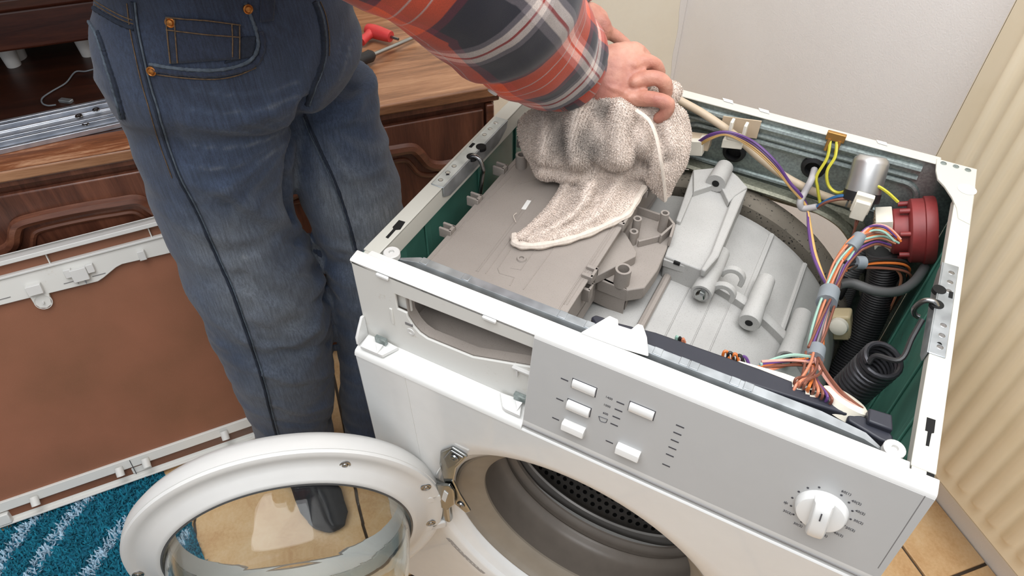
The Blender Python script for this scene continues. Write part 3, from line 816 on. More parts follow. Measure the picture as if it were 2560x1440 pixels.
# printed dashes
dsh = [R2(285, 160), R2(220, 437), R2(162, 703), R2(1058, 485), R2(1032, 585), R2(1002, 685), R2(972, 785), R2(905, 1023), R2(1885, 808), R2(1848, 908), R2(1812, 1010), R2(1778, 1110), R2(1743, 1208), R2(1692, 1347)]
for q in dsh:
    c = onp(*q); MB().obox(c+pn*.0001, ex*.0040, pt*.0007, pn*.0002).build('printed_dash', 'print_grey', cp)
def text(s_, c, size, mat, parent, rot=0.):
    cu = bpy.data.curves.new('t', 'FONT'); cu.body = s_; cu.size = size; cu.align_x = 'CENTER'; cu.align_y = 'CENTER'; cu.extrude = .0001
    to = bpy.data.objects.new('t', cu); COL.objects.link(to)
    me = bpy.data.meshes.new_from_object(to.evaluated_get(bpy.context.evaluated_depsgraph_get()))
    bpy.data.objects.remove(to); bpy.data.curves.remove(cu)
    ca, sa = math.cos(rot), math.sin(rot)
    for v in me.vertices:
        x, y = v.co.x*ca-v.co.y*sa, v.co.x*sa+v.co.y*ca
        v.co = c+ex*x-pt*y+pn*(.0002+v.co.z)
    me.materials.clear(); me.materials.append(MT[mat]); me.name = 'printed_text'
    o = bpy.data.objects.new('printed_text', me); COL.objects.link(o); o.parent = parent; return o
for s_, q in (('1400', R2(900, 415)), ('1000', R2(872, 522)), ('600', R2(853, 632))):
    text(s_, onp(*q), .0038, 'print_grey', cp)
sy = [onp(*R2(a, b), .0002) for a, b in ((757, 668), (775, 728), (790, 742), (848, 757), (863, 750), (880, 712), (757, 668))]
MB().tube(sy, .00035, 5).build('printed_symbol', 'print_grey', cp)
# dial
kc = onp(*D1(960, 700))
kr_ = (onp(*D1(1520, 800))-onp(*D1(400, 650))).length/2*.98
knob = MB().lathe(kc, pn, [(kr_+.001, 0), (kr_, .006), (kr_-.0015, .008), (kr_-.004, .0085), (0, .0085)], 40).build('dial_knob', 'white_enamel', cp)
ga = onp(*D1(1130, 360)); gb = onp(*D1(830, 1250))
gd = (gb-ga).normalized(); gd = (gd-pn*gd.dot(pn)).normalized(); gs = pn.cross(gd)
gl = kr_*.99; mb = MB(); rows = []
for k in range(13):
    t = -1+2*k/12; c = kc+gd*gl*t; hw = kr_*.40
    hh = .020-.004*abs(t)**3
    rows.append([c-gs*hw+pn*.006, c-gs*hw*.92+pn*(hh-.004), c-gs*hw*.72+pn*(hh-.0006), c+pn*hh, c+gs*hw*.72+pn*(hh-.0006), c+gs*hw*.92+pn*(hh-.004), c+gs*hw+pn*.006])
m_ = 7; vv = [p for r in rows for p in r]
mb.add(vv, [[i*m_+j, i*m_+j+1, (i+1)*m_+j+1, (i+1)*m_+j] for i in range(12) for j in range(6)]+[list(range(7))[::-1], [12*m_+j for j in range(7)]])
mb.build('dial_grip', 'white_enamel', knob, bevel=.0008)
MB().obox(kc-gd*gl*.52+pn*.0203, gd*gl*.22, gs*.0006, pn*.0003).build('dial_pointer', 'print_grey', knob)
for q in ((915, 240), (675, 250), (483, 330), (347, 460), (318, 630), (370, 812), (540, 970), (1385, 405), (1545, 560), (1618, 738), (1580, 912), (1450, 1042), (1250, 1128)):
    c = onp(*D1(*q)); MB().lathe(c, pn, [(.0011, 0), (.0011, .0003), (0, .0003)], 8).build('printed_dot', 'print_grey', cp)
for s_, q in (('60(1)', (1490, 355)), ('40(2)', (1705, 560)), ('40(2)', (1785, 770)), ('30(2)', (1745, 970)), ('20(2)', (1575, 1125)), ('40(2)', (1325, 1235)), ('2)', (1055, 1265)), ('30(2)', (245, 765)), ('30(2)', (465, 1030)), ('*', (195, 590))):
    text(s_, onp(*D1(*q)), .0040 if s_ != '*' else .009, 'print_grey', cp)
# white bracket on top with two prongs
zpoly('panel_bracket', [(1452, 830), (1524, 788), (1546, 798), (1546, 812), (1578, 822), (1594, 808), (1608, 812), (1618, 842), (1622, 888), (1560, 870)], .826, .003, 'white_enamel', .0012)
# ---- ledge and lower front panel
xprof('drawer_ledge', [(-.020, .6990), (-.040, .6965), (-.0455, .6945), (-.0475, .6915), (-.0482, .687), (-.046, .684), (-.020, .684)], 0.0005, .2252, 'dirty_ledge', .0)
for pts, kx in (([(900, 865), (955, 888), (995, 868), (963, 850), (920, 836)], (949, 852)), ([(1250, 980), (1256, 1015), (1263, 1022), (1300, 1039), (1306, 999)], (1298, 996))):
    tb = zpoly('flap_hinge', pts, .7045, .0055, 'white_enamel', .0008)
    q = atz(*kx, .712); MB().obox(q+Vector((0, .003, -.002)), (.0075, 0, 0), (0, .0025, 0), (0, 0, .0045)).build('spring_clip', 'zinc_dark', tb, bevel=.0003)
    MB().prism([atz(kx[0]-8, kx[1]+6, .709), atz(kx[0]+8, kx[1]+10, .709), atz(kx[0]-6, kx[1]+30, .706)], (0, 0, -.002)).build('flap_lever', 'clear_tab', tb)
PX, PZ = .2975, .425
N_ = 96; mb = MB(); yF = -.0475
def rect_pt(a, k):
    dx, dz = math.cos(a), math.sin(a)
    hx0, hx1, hz0, hz1 = -PX-.0, W-PX, .05-PZ, .689-PZ
    t = 9
    if dx > 1e-9: t = min(t, hx1/dx)
    if dx < -1e-9: t = min(t, hx0/dx)
    if dz > 1e-9: t = min(t, hz1/dz)
    if dz < -1e-9: t = min(t, hz0/dz)
    return t
angs = [2*math.pi*k/N_ for k in range(N_)]
for cxx, czz in ((-PX, .689-PZ), (W-PX, .689-PZ), (-PX, .05-PZ), (W-PX, .05-PZ)):
    a = math.atan2(czz, cxx) % (2*math.pi); k = min(range(N_), key=lambda i: abs(angs[i]-a)); angs[k] = a
RI = [.203, .2065, .2105]; YI = [-.0395, -.0445, -.0475]
ringsN = 6
for a in angs:
    t = rect_pt(a, 0)
    for r_, y_ in zip(RI, YI): mb.v.append(Vector((PX+r_*math.cos(a), y_, PZ+r_*math.sin(a))))
    for k in range(1, ringsN+1):
        r_ = .2105+(t-.2105)*k/ringsN; mb.v.append(Vector((PX+r_*math.cos(a), yF, PZ+r_*math.sin(a))))
    mb.v.append(Vector((PX+t*math.cos(a), -.02, PZ+t*math.sin(a))))
m_ = 3+ringsN+1
for i in range(N_):
    j = (i+1) % N_
    for k in range(m_-1): mb.f.append([i*m_+k, i*m_+k+1, j*m_+k+1, j*m_+k]); mb.mi.append(0)
front = mb.build('front_panel', 'white_enamel', wm, bevel=.002)
MB().prism([(a, -.0477, b) for a, b in ()] or [(.0775, -.0476, .40), (.079, -.0476, .40), (.072, -.0476, .69), (.0705, -.0476, .69)], (0, -.0004, 0)).build('press_line', 'white_enamel', front)
ayx = Vector((0, 1, 0)); O_ = Vector((PX, 0, PZ))
MB().lathe(O_, ayx, [(.203, -.0395), (.195, -.034), (.189, -.030), (.1865, -.024), (.185, -.019)], 96).build('porthole_dish', 'white_enamel', front)
gk = MB().lathe(O_, ayx, [(.1855, -.022), (.1845, -.0245), (.1815, -.0245), (.180, -.019), (.177, -.016), (.166, -.009), (.156, -.003), (.1525, .001), (.1525, .004)], 96).build('door_gasket', simple('gasket_lip', S(142, 132, 118), .5), wm)
MB().lathe(O_, ayx, [(.1525, .004), (.1565, .012), (.163, .03), (.166, .05), (.163, .060), (.158, .064), (.157, .068), (.163, .072), (.164, .078), (.158, .082), (.155, .085), (.155, .090), (.160, .094)], 96).build('gasket_bellows', simple('gasket_dark', S(128, 119, 110), .38), gk)
O2 = Vector((PX, 0, .450))
drum = MB().lathe(O2, ayx, [(.200, .0945), (.160, .0945), (.1575, .097), (.160, .101), (.168, .104), (.205, .108), (.216, .115), (.220, .126), (.220, .40), (.19, .405), (.0, .405)], 96).build('drum', 'drum_steel', wm)
# perforations in the drum wall
hb = MB()
for ia in range(-26, 27):
    for iy in range(0, 16):
        a = R_(-90)+(ia+(iy % 2)*.5)*.062; y = .142+iy*.0125
        p = O2+Vector((math.cos(a)*.2193, y, math.sin(a)*.2193)); nr = Vector((-math.cos(a), 0, -math.sin(a)))
        hb.lathe(p, nr, [(.0058, -.0004), (.0050, .0009), (.0040, .0010)], 8, mi=1); hb.lathe(p, nr, [(.0040, .0010), (.0034, .0004), (.0, .0003)], 8, mi=0)
ho = hb.build('perforations', ['hole_black', 'drum_steel'], drum); tag(ho, kind='stuff')
for a in (-165, -38, 75):
    ca, sa = math.cos(R_(a)), math.sin(R_(a))
    MB().prism([O2+Vector((ca*.219-sa*s_, y, sa*.219+ca*s_)) for s_, y in ((-.03, .14), (.03, .14), (.03, .39), (-.03, .39))], Vector((-ca, 0, -sa))*.045).build('drum_paddle', 'drum_steel', drum, bevel=.018, seg=3)
# rating label on the dish
lab = MB()
for k in range(5):
    a0 = R_(214); a1 = R_(236); rr = .2275+k*.0022
    for j in range(26):
        if (j*7+k*3) % 11 == 0: continue
        a = a0+(a1-a0)*j/26; lab.obox(O_+Vector((rr*math.cos(a), -.0478, rr*math.sin(a))), Vector((-math.sin(a), 0, math.cos(a)))*.0014, Vector((math.cos(a), 0, math.sin(a)))*.0006, (0, .0001, 0))
lb_ = lab.build('rating_print', simple('print_pale', S(168, 162, 158), .6), front); tag(lb_, kind='stuff')

# ---- door
DC = Vector((-.045, -.193, .425)); da = R_(222.5); DN = Vector((-math.sin(da), math.cos(da), 0)); DU = Vector((math.cos(da), math.sin(da), 0))
ringp = [(.150, -.030), (.165, -.040), (.185, -.038), (.200, -.030), (.2065, -.020), (.2082, -.010), (.2082, -.0012), (.2070, -.0009), (.2070, .0004), (.206, .0030), (.202, .0045), (.1965, .0045), (.1925, .0035), (.186, .0050), (.180, .0075), (.1765, .0105), (.173, .0120), (.168, .0160), (.1645, .0175), (.1615, .0172), (.1600, .0150), (.158, .0), (.150, -.030)]
door = MB().lathe(DC, DN, ringp, 128).build('porthole_door', 'white_plastic', wm)
MB().lathe(DC, DN, [(.1605, .0155), (.1612, .0178), (.1590, .0182), (.1575, .0150)], 96).build('glass_seal', 'grey_hose', door)
gp_o = [(.1575, -.004), (.1575, .012), (.1570, .020), (.1545, .035), (.1500, .060), (.1455, .080), (.1410, .089), (.134, .0945), (.123, .0985), (.09, .1050), (.045, .1090), (.0, .1100)]
gp_i = [(.0, .1060), (.045, .1050), (.09, .1010), (.121, .0945), (.131, .0905), (.1370, .0850), (.1410, .078), (.1455, .060), (.1500, .035), (.1525, .018), (.1530, .012), (.1530, -.004), (.1575, -.004)]
g_ = MB().lathe(DC, DN, gp_o+gp_i, 96).build('glass_bowl', 'door_glass', door, angle=60)
def ond(px, py, h=0.): return atpl(px, py, DC+DN*h, DN)
for q in ((862, 1163), (457, 1266), (345, 1437), (1065, 1219), (1077, 1308)):
    c = ond(*q, .0052)
    MB().lathe(c, DN, [(.0072, -.002), (.0072, .0006), (.006, .001), (.0052, .0003), (.0042, .0005), (.0035, .0016), (.0016, .002), (0, .0006)], 18).build('door_screw', 'steel', door)
# hinge recess blocks and chrome hinge
for q in ((1070, 1232), (1080, 1300)):
    c = ond(*q, -.008); MB().obox(c, DU*.020, Vector((0, 0, .009)), DN*.0125).build('hinge_tab', 'white_plastic', door, bevel=.003)
c = ond(1090, 1262, -.010); MB().obox(c, DU*.013, Vector((0, 0, .016)), DN*.010).build('hinge_slot', 'white_plastic', door, bevel=.001)
hy = -.050
hinge = MB().box((.092, hy-.006, .372), (.118, hy+.006, .47)).build('door_hinge', 'chrome', wm, bevel=.004)
def onf(px, py, y=hy): return aty(px, py, y)
# hinge plate outline on the dish, arm and eyelets
pp = [(1100, 1130), (1128, 1119), (1167, 1143), (1140, 1172), (1133, 1205), (1150, 1240), (1175, 1280), (1165, 1284), (1138, 1262), (1120, 1240), (1108, 1200), (1098, 1160)]
MB().prism([onf(a, b, -.0520) for a, b in pp], (0, .004, 0)).build('hinge_plate', 'chrome', hinge, bevel=.0015)
MB().prism([onf(a, b, -.0545) for a, b in ((1108, 1145), (1125, 1126), (1158, 1146), (1140, 1165), (1118, 1172))], (0, .003, 0)).build('hinge_boss', 'steel', hinge, bevel=.002)
MB().prism([onf(a, b, -.058) for a, b in ((1088, 1212), (1122, 1214), (1133, 1230), (1136, 1262), (1118, 1276), (1098, 1268), (1088, 1245))], (0, .005, 0)).build('hinge_arm', 'chrome', hinge, bevel=.0015)
p = onf(1112, 1241, -.0585); MB().obox(p, (.003, 0, -.002), (0, .0006, 0), (.003, 0, .014)).build('hinge_slot', 'white_plastic', hinge)
for q, y in (((1136, 1144), -.0550), ((1152, 1262), -.0525)):
    p = onf(*q, y); MB().lathe(p, (0, -1, 0), [(.006, 0), (.005, .002), (.002, .0025), (0, .0015)], 14).build('hinge_screw', 'steel', hinge)
# ================================================================ inside the machine
def C1(x, y): return (1040+x/3.13, 400+y/3.13)
def C2(x, y): return (1560+x/2.666, 380+y/2.666)
# ---- detergent dispenser housing
ZD = .780
dx0, dx1, dy0, dy1 = .0445, .2275, .030, .410
dp = MB().box((dx0, dy0, ZD-.0035), (dx1, dy1, ZD)).build('dispenser_housing', 'taupe_plastic', wm, bevel=.0012)
mb = MB()
mb.box((dx0+.004, -.017, ZD-.075), (dx0+.0065, dy1-.004, ZD-.003)); mb.box((dx1-.0065, -.017, ZD-.075), (dx1-.004, dy1-.004, ZD-.003)); mb.box((dx0+.004, dy1-.0065, ZD-.075), (dx1-.004, dy1-.004, ZD-.003))
mb.build('housing_wall', 'taupe_plastic', dp)
MB().prism([(dx0+.004, -.017, .722), (dx1-.004, -.017, .738), (dx1-.004, dy1-.004, .715), (dx0+.004, dy1-.004, .700)], (0, 0, -.003)).build('housing_floor', 'taupe_plastic', dp)
MB().prism([(.145, .12, .7), (.222, .10, .7), (.222, .103, .7), (.145, .123, .7)], (0, 0, .074)).build('housing_baffle', 'taupe_plastic', dp)
MB().prism([(.0655, -.0175, z) for z in (.7,)]+[(.0655, -.0175, .80), (.0675, -.0175, .80), (.0675, -.0175, .766), (.0745, -.0175, .752), (.0815, -.0175, .7445), (.0915, -.0175, .7405), (.15, -.0175, .742), (.2265, -.0175, .7695), (.2265, -.0175, .70)], (0, .012, 0)).build('drawer_throat', 'taupe_plastic', dp)
def ridge(pts, z=ZD, r=.0007, nm='lid_rib'):
    MB().tube([atz(a, b, z) for a, b in pts], r, 6).build(nm, 'taupe_plastic', dp)
for pts in ([C1(470, 870), C1(905, 290)], [C1(485, 875), C1(925, 300)], [C1(545, 890), C1(780, 560)], [C1(840, 1015), C1(1100, 660)], [C1(1160, 1130), C1(1545, 530)], [C1(1180, 1135), C1(1560, 540)], [C1(150, 740), C1(740, 130)],
            [C1(640, 850), C1(655, 888), C1(770, 920), C1(735, 985)], [C1(640, 850), C1(740, 700)], [C1(820, 860), C1(940, 690)], [C1(740, 845), C1(820, 860)], [C1(980, 140), C1(800, 190), C1(730, 250)]):
    ridge(pts)
p = atz(1304, 648, ZD); MB().lathe(p, (0, 0, 1), [(.0062, 0), (.0052, .0022), (.0030, .0022), (.0026, -.001), (0, -.001)], 18).build('lid_nipple', 'taupe_plastic', dp)
zpoly('paper_tab', [C1(870, 312), C1(902, 318), C1(858, 388), C1(824, 382)], ZD+.0007, .0006, 'clear_tab', 0, dp)
p = atz(1303, 417, ZD); MB().ringtube(p, p+Vector((0, 0, .020)), .0078, .0048).build('screw_tube', 'taupe_plastic', dp)
def clip(px, py, z, a=.0085, b=.006, h=.014, rot=0.):
    p = atz(px, py, z); ex_ = Vector((math.cos(rot), math.sin(rot), 0)); ey_ = Vector((-math.sin(rot), math.cos(rot), 0))
    o = MB()
    o.obox(p+ey_*b*.8, ex_*a, ey_*b*.28, (0, 0, h/2)); o.obox(p-ey_*b*.8, ex_*a, ey_*b*.28, (0, 0, h/2)); o.obox(p+ex_*a*.75, ex_*a*.25, ey_*b, (0, 0, h/2)); o.obox(p-ex_*a*.7-Vector((0, 0, h*.3)), ex_*a*.3, ey_*b, (0, 0, h*.2))
    o.build('housing_clip', 'taupe_plastic', dp, bevel=.0008)
for q in ((1251, 424), (1187, 500), (1119, 577), (1310, 356)): clip(q[0], q[1], ZD+.001)
for q in ((1612, 474), (1553, 556), (1474, 686)): clip(q[0], q[1], ZD-.001, .007, .009, .012)
clip(1467, 728, ZD-.02, .006, .007, .02)
# towel-side twin tube clip at the left rear
p = atz(1318, 315, ZD+.006); MB().obox(p, (.012, .004, 0), (-.003, .011, 0), (0, 0, .016)).build('housing_lug', 'taupe_plastic', dp, bevel=.003)
for d_ in ((-.004, .003), (.005, .005)):
    MB().cyl(p+Vector((d_[0], d_[1], .0155)), p+Vector((d_[0], d_[1], .0165)), .0032, seg=14).build('lug_hole', 'hole_black', dp)
p = atz(1316, 285, ZD+.004); MB().obox(p, (.010, .003, 0), (-.002, .008, 0), (0, 0, .012)).build('housing_lug', 'taupe_plastic', dp, bevel=.003)
# side edge lip of the plate
for xx in (dx0+.006, dx1-.010):
    MB().tube([(xx, dy0+.01, ZD), (xx, dy1, ZD)], .0011, 6).build('lid_rib', 'taupe_plastic', dp)
# ---- side bracket with tubes
ZB = .745
br = zpoly('hose_bracket', [(1586, 515), (1652, 537), (1671, 540), (1686, 560), (1676, 595), (1666, 624), (1644, 675), (1612, 719), (1567, 726), (1494, 697), (1487, 684), (1540, 600)], ZB, .020, 'taupe_plastic', .0015)
zpoly('bracket_wedge', [(1534, 566), (1564, 582), (1592, 630), (1590, 640), (1488, 692), (1474, 675)], ZB+.014, .014, 'taupe_plastic', .0012, br)
def post(px, py, h, ro, ri, z=ZB):
    p = atz(px, py, z+h); b = Vector((p.x, p.y, z-.001)); MB().ringtube(b, p, ro, ri).build('tube_boss', 'taupe_plastic', br)
post(1559, 672, .024, .0098, .0070); post(1594, 546, .030, .0055, .0032); post(1585, 578, .020, .0055, .0030); post(1663, 532, .030, .0056, .0034)
def wallseg(a, b, z0, z1, t=.0016):
    A = atz(*a, z1); B = atz(*b, z1); d = (B-A).normalized(); s_ = Vector((-d.y, d.x, 0))*t
    MB().prism([A-s_, B-s_, B+s_, A+s_], (0, 0, z0-z1)).build('bracket_wall', 'taupe_plastic', br, bevel=.0006)
for a, b, h in (((1588, 514), (1650, 535), .012), ((1670, 540), (1686, 560), .014), ((1686, 560), (1676, 592), .016), ((1596, 602), (1652, 588), .010), ((1652, 588), (1684, 560), .014)): wallseg(a, b, ZB, ZB+h)
zpoly('bracket_leg', [(1552, 728), (1574, 728), (1567, 745)], ZB-.02, .03, 'taupe_plastic', .001, br)
MB().prism([atz(1488, 690, ZB), atz(1567, 726, ZB), atz(1567, 722, ZB), atz(1490, 686, ZB)], (0, 0, -.045)).build('bracket_skirt', 'taupe_plastic', br)
# ---- tub
TX, TZ = .2975, .466
TO = Vector((TX, 0, TZ))
tub = MB().lathe(TO, (0, 1, 0), [(.185, .088), (.228, .088), (.2385, .097), (.2405, .245)], 128).build('tub', 'tub_plastic', wm)
MB().lathe(TO, (0, 1, 0), [(.2405, .252), (.2385, .40), (.232, .418), (.19, .424), (.0, .424)], 128).build('tub_rear_shell', 'tub_plastic', tub)
MB().lathe(TO, (0, 1, 0), [(.2395, .243), (.2505, .243), (.2515, .2445), (.2515, .2555), (.2505, .257), (.2395, .257)], 128).build('tub_flange', 'tub_plastic', tub)
cw = MB().lathe(TO, (0, 1, 0), [(.17, .428), (.242, .428), (.2475, .433), (.2495, .440), (.2495, .458), (.244, .462), (.17, .462)], 96).build('counterweight', 'concrete', wm)
def tubpt(px, py, y): 
    p = aty(px, py, y); a = math.atan2(p.x-TX, p.z-TZ); return a
def tpol(a, r, y): return TO+Vector((math.sin(a)*r, y, math.cos(a)*r))
for q, y in (((1930, 640), .33), ((2012, 735), .33)):
    a = tubpt(*q, y); MB().tube([tpol(a, .240, .262), tpol(a, .2385, .405)], .0042, 8).build('tub_rib', 'tub_plastic', tub)
for q in ((1700, 760), (1765, 800), (1840, 800), (1620, 760)):
    a = tubpt(*q, .17); MB().tube([tpol(a, .2402, .10), tpol(a, .2405, .242)], .0009, 6).build('mould_line', 'tub_plastic', tub)
a = tubpt(1633, 730, .17); MB().tube([tpol(a, .2435, .10), tpol(a, .2435, .25)], .0055, 8).build('tub_rib', 'taupe_plastic', tub)
for (qa, qb, bolt) in (((1797, 640), (1764, 718), 1), ((1907, 715), (1884, 795), 0), ((2010, 805), (1980, 880), 1)):
    m = ((qa[0]+qb[0])/2, (qa[1]+qb[1])/2); a = tubpt(*m, .25)
    P = [tpol(a, .259, y) for y in (.298, .296, .262, .255, .250, .214, .212)]
    MB().tube(P, [.0095, .0115, .0125, .0125, .0118, .0140, .0130], 20).build('tub_boss', 'tub_plastic', tub)
    c = tpol(a, .259, .2118); 
    if bolt:
        MB().lathe(c, (0, -1, 0), [(.0095, 0), (.0095, .0015), (.0062, .0018), (.0062, .006), (.005, .007), (0, .007)], 6).build('bolt', 'chrome', tub)
        MB().lathe(c, (0, -1, 0), [(.0100, 0), (.0100, .0014), (0, .0014)], 20).build('washer', 'steel', tub)
    else: MB().lathe(c, (0, -1, 0), [(.0048, 0), (.0046, .0004), (0, .0004)], 16).build('bolt_hole', 'hole_black', tub)
# arch lugs next to the first boss
for q, yy in (((1818, 712), .262), ((1808, 735), .228)):
    a = tubpt(*q, yy); c = tpol(a, .252, yy); tx = Vector((math.cos(a), 0, -math.sin(a))); nz = Vector((math.sin(a), 0, math.cos(a)))
    prof = []
    for k in range(13):
        t = math.pi*k/12; prof.append((-.0165*math.cos(t), .001+.022*math.sin(t)**.8))
    inn = [(x*.62, z*.70) for x, z in prof[::-1]]
    MB().prism([c+tx*x+nz*z for x, z in prof+inn], (0, .008, 0)).build('tub_lug', 'tub_plastic', tub, bevel=.0008)
# raised cover on the rear shell
ZV = .742
cv = zpoly('tub_cover', [(1733, 424), (1776, 420), (1812, 414), (1845, 440), (1870, 468), (1855, 500), (1797, 640), (1762, 678), (1662, 640), (1690, 555)], ZV, .045, 'tub_plastic', .002)
zpoly('cover_ridge', [(1836, 478), (1870, 468), (1855, 502), (1797, 640), (1764, 677), (1752, 672), (1778, 630)], ZV+.008, .012, 'tub_plastic', .002, cv)
zpoly('cover_ridge', [(1733, 424), (1745, 424), (1738, 470), (1702, 555), (1690, 550)], ZV+.006, .008, 'tub_plastic', .0015, cv)
zpoly('cover_gable', [(1733, 424), (1776, 420), (1812, 414), (1845, 440), (1870, 468), (1838, 488), (1822, 505), (1803, 466), (1783, 462), (1734, 478)], ZV+.010, .014, 'tub_plastic', .0015, cv)
A = atz(1812, 418, ZV+.014); B = atz(1789, 459, ZV+.014)
MB().tube([A, B], [.0120, .0135], 20).build('cover_boss', 'tub_plastic', cv)
d_ = (B-A).normalized(); MB().tube([B, B+d_*.0006], .005, 14).build('boss_hole', 'hole_black', cv)
mb = MB(); 
MB().prism([atz(a, b, ZV-.004) for a, b in (C2(270, 690), C2(350, 705), C2(455, 750), C2(455, 775), C2(350, 745), C2(262, 715))], (0, 0, -.012)).build('cover_foot', 'tub_plastic', cv, bevel=.001)
MB().obox(atz(1693, 656, ZV-.003), (.004, 0, 0), (0, .003, 0), (0, 0, .002)).build('latch_hole', 'hole_black', cv)

# ---- control electronics behind the cross bar
zpoly('control_box', [(1477, 792), (1490, 786), (1514, 794), (1545, 806), (1640, 830), (1760, 872), (1900, 921), (2020, 968), (2100, 1000), (2118, 1012), (2125, 1030), (2118, 1036), (1700, 905), (1500, 830)], .808, .07, 'dark_plastic', .002)
zpoly('control_box_end', [(2118, 1028), (2160, 1040), (2225, 1078), (2234, 1092), (2232, 1112), (2200, 1098), (2120, 1050)], .806, .05, 'dark_plastic', .002)
zpoly('switch_block', [(2172, 1018), (2232, 1036), (2234, 1076), (2170, 1052)], .812, .04, 'dark_plastic', .002)
zpoly('board_cover', [(1845, 900), (1960, 932), (2060, 968), (2150, 1010), (2168, 1028), (2165, 1045), (2125, 1030), (2110, 1008), (1860, 915)], .800, .03, 'white_connector', .001)
p = atz(2115, 1000, .800); MB().lathe(p, (.2, .55, .8), [(.022, -.014), (.023, .0), (.019, .0025), (0, .003)], 28).build('timer_disc', 'white_connector', wm)

# ---- wiring helper
def Wp(t):
    px, py, k, v = t
    return {'z': atz, 'y': aty, 'x': atx}[k](px, py, v)
def wire(path, col, r=.0016, nm='wire', off=(0, 0, 0), sub=6, seg=6):
    P = [Wp(t)+Vector(off) for t in path]
    return MB().tube(smooth_path(P, sub), r, seg).build(nm, col if col in MT else 'wire_'+col, wm)
def bundle(path, cols, spread, r=.0015):
    rg = random.Random(len(path)*31+len(cols))
    P = [Wp(t) for t in path]; n = len(P)
    for i, c in enumerate(cols):
        a = 2*math.pi*i/len(cols)+rg.random(); rad = spread*(.35+.65*((i*7) % 5)/4)
        Q = []
        for k, p in enumerate(P):
            sp_ = rad*(1 if not isinstance(spread, list) else 1)
            aa = a+k*.45
            Q.append(p+_r2*math.cos(aa)*sp_+_u2*math.sin(aa)*sp_)
        MB().tube(smooth_path(Q, 5), r, 6).build('wire', 'wire_'+c, wm)
wire([(1690, 246, 'y', .468), (1760, 285, 'y', .462), (1836, 338, 'y', .455), (1900, 395, 'y', .452), (1960, 440, 'y', .452), (2030, 477, 'y', .452), (2090, 500, 'y', .455), (2145, 514, 'y', .458)], 'beige_cable', .0058, 'mains_cable', seg=10)
for k, c in enumerate(('purple', 'purple', 'sand', 'sand')):
    d = k*4-6
    wire([(1748, 358+d, 'y', .445), (1775, 342+d, 'y', .44), (1810, 333+d*.6, 'y', .44), (1845, 342+d, 'y', .44), (1890, 368+d*1.6, 'y', .43), (1940, 415+d*1.6, 'y', .42), (1975, 462+d, 'y', .42), (2000, 490+d, 'y', .42), (2018, 520+d*.4, 'z', .735), (2024+d*.5, 570, 'z', .735), (2034+d*.7, 630, 'z', .735), (2052+d*.5, 680, 'z', .735), (2072, 722, 'z', .735)], c, .0017)
for path in ([(2076, 352, 'y', .468), (2068, 395, 'y', .455), (2042, 440, 'y', .445), (2044, 470, 'y', .442), (2050, 507, 'y', .44)],
             [(2092, 355, 'y', .468), (2088, 392, 'y', .455), (2068, 428, 'y', .445), (2072, 465, 'y', .44), (2098, 482, 'y', .435), (2140, 466, 'y', .425), (2185, 463, 'y', .425), (2215, 478, 'y', .425), (2245, 505, 'y', .425)]):
    wire(path, 'yellow', .0021)
zl = aty(2090, 342, .470)
MB().obox(zl, (.012, 0, 0), (0, .003, 0), (0, 0, .006)).build('earth_lug', 'brass_lug', wm, bevel=.001)
for dx in (-.0065, .0065): MB().cyl(zl+Vector((dx, -.002, -.004)), zl+Vector((dx, -.006, -.020)), .0026, seg=10).build('crimp', 'brass_lug', wm)
wire([(2036, 424, 'y', .465), (2028, 450, 'y', .44), (2012, 480, 'y', .43), (2000, 506, 'y', .42), (2008, 521, 'y', .42), (2042, 517, 'y', .42)], 'grey_cable', .0046, 'sheathed_cable', seg=10)
wire([(2042, 517, 'y', .42), (2070, 500, 'y', .42), (2100, 490, 'y', .42), (2135, 490, 'y', .425)], 'blue', .0021)
wire([(2042, 519, 'y', .42), (2070, 504, 'y', .418), (2110, 497, 'y', .418), (2160, 500, 'y', .42), (2176, 494, 'y', .425)], 'brown', .0021)
# connector, cable clip
p = aty(1722, 362, .452); MB().obox(p, (.022, 0, .006), (0, .010, 0), (-.002, 0, .012)).build('plug', 'white_connector', wm, bevel=.0012)
MB().obox(aty(1735, 352, .458), (.024, 0, .004), (0, .008, 0), (0, 0, .010)).build('plug', 'beige_cable', wm, bevel=.0012)
p = aty(1843, 330, .450)
for s_ in (-1, 1): MB().obox(p+Vector((s_*.0095, 0, .003)), (.0022, 0, 0), (0, .006, 0), (0, 0, .013)).build('cable_clip', 'white_connector', wm, bevel=.001)
MB().obox(p+Vector((0, 0, -.008)), (.011, 0, 0), (0, .007, 0), (0, 0, .003)).build('cable_clip', 'white_connector', wm, bevel=.001)
MB().obox(aty(1833, 356, .450), (.014, 0, .003), (0, .006, 0), (0, 0, .007)).build('cable_clip', 'white_connector', wm, bevel=.001)
MB().obox(aty(1850, 318, .470), (.026, 0, .004), (0, .001, 0), (0, 0, .014)).build('adhesive_pad', 'beige_cable', wm)
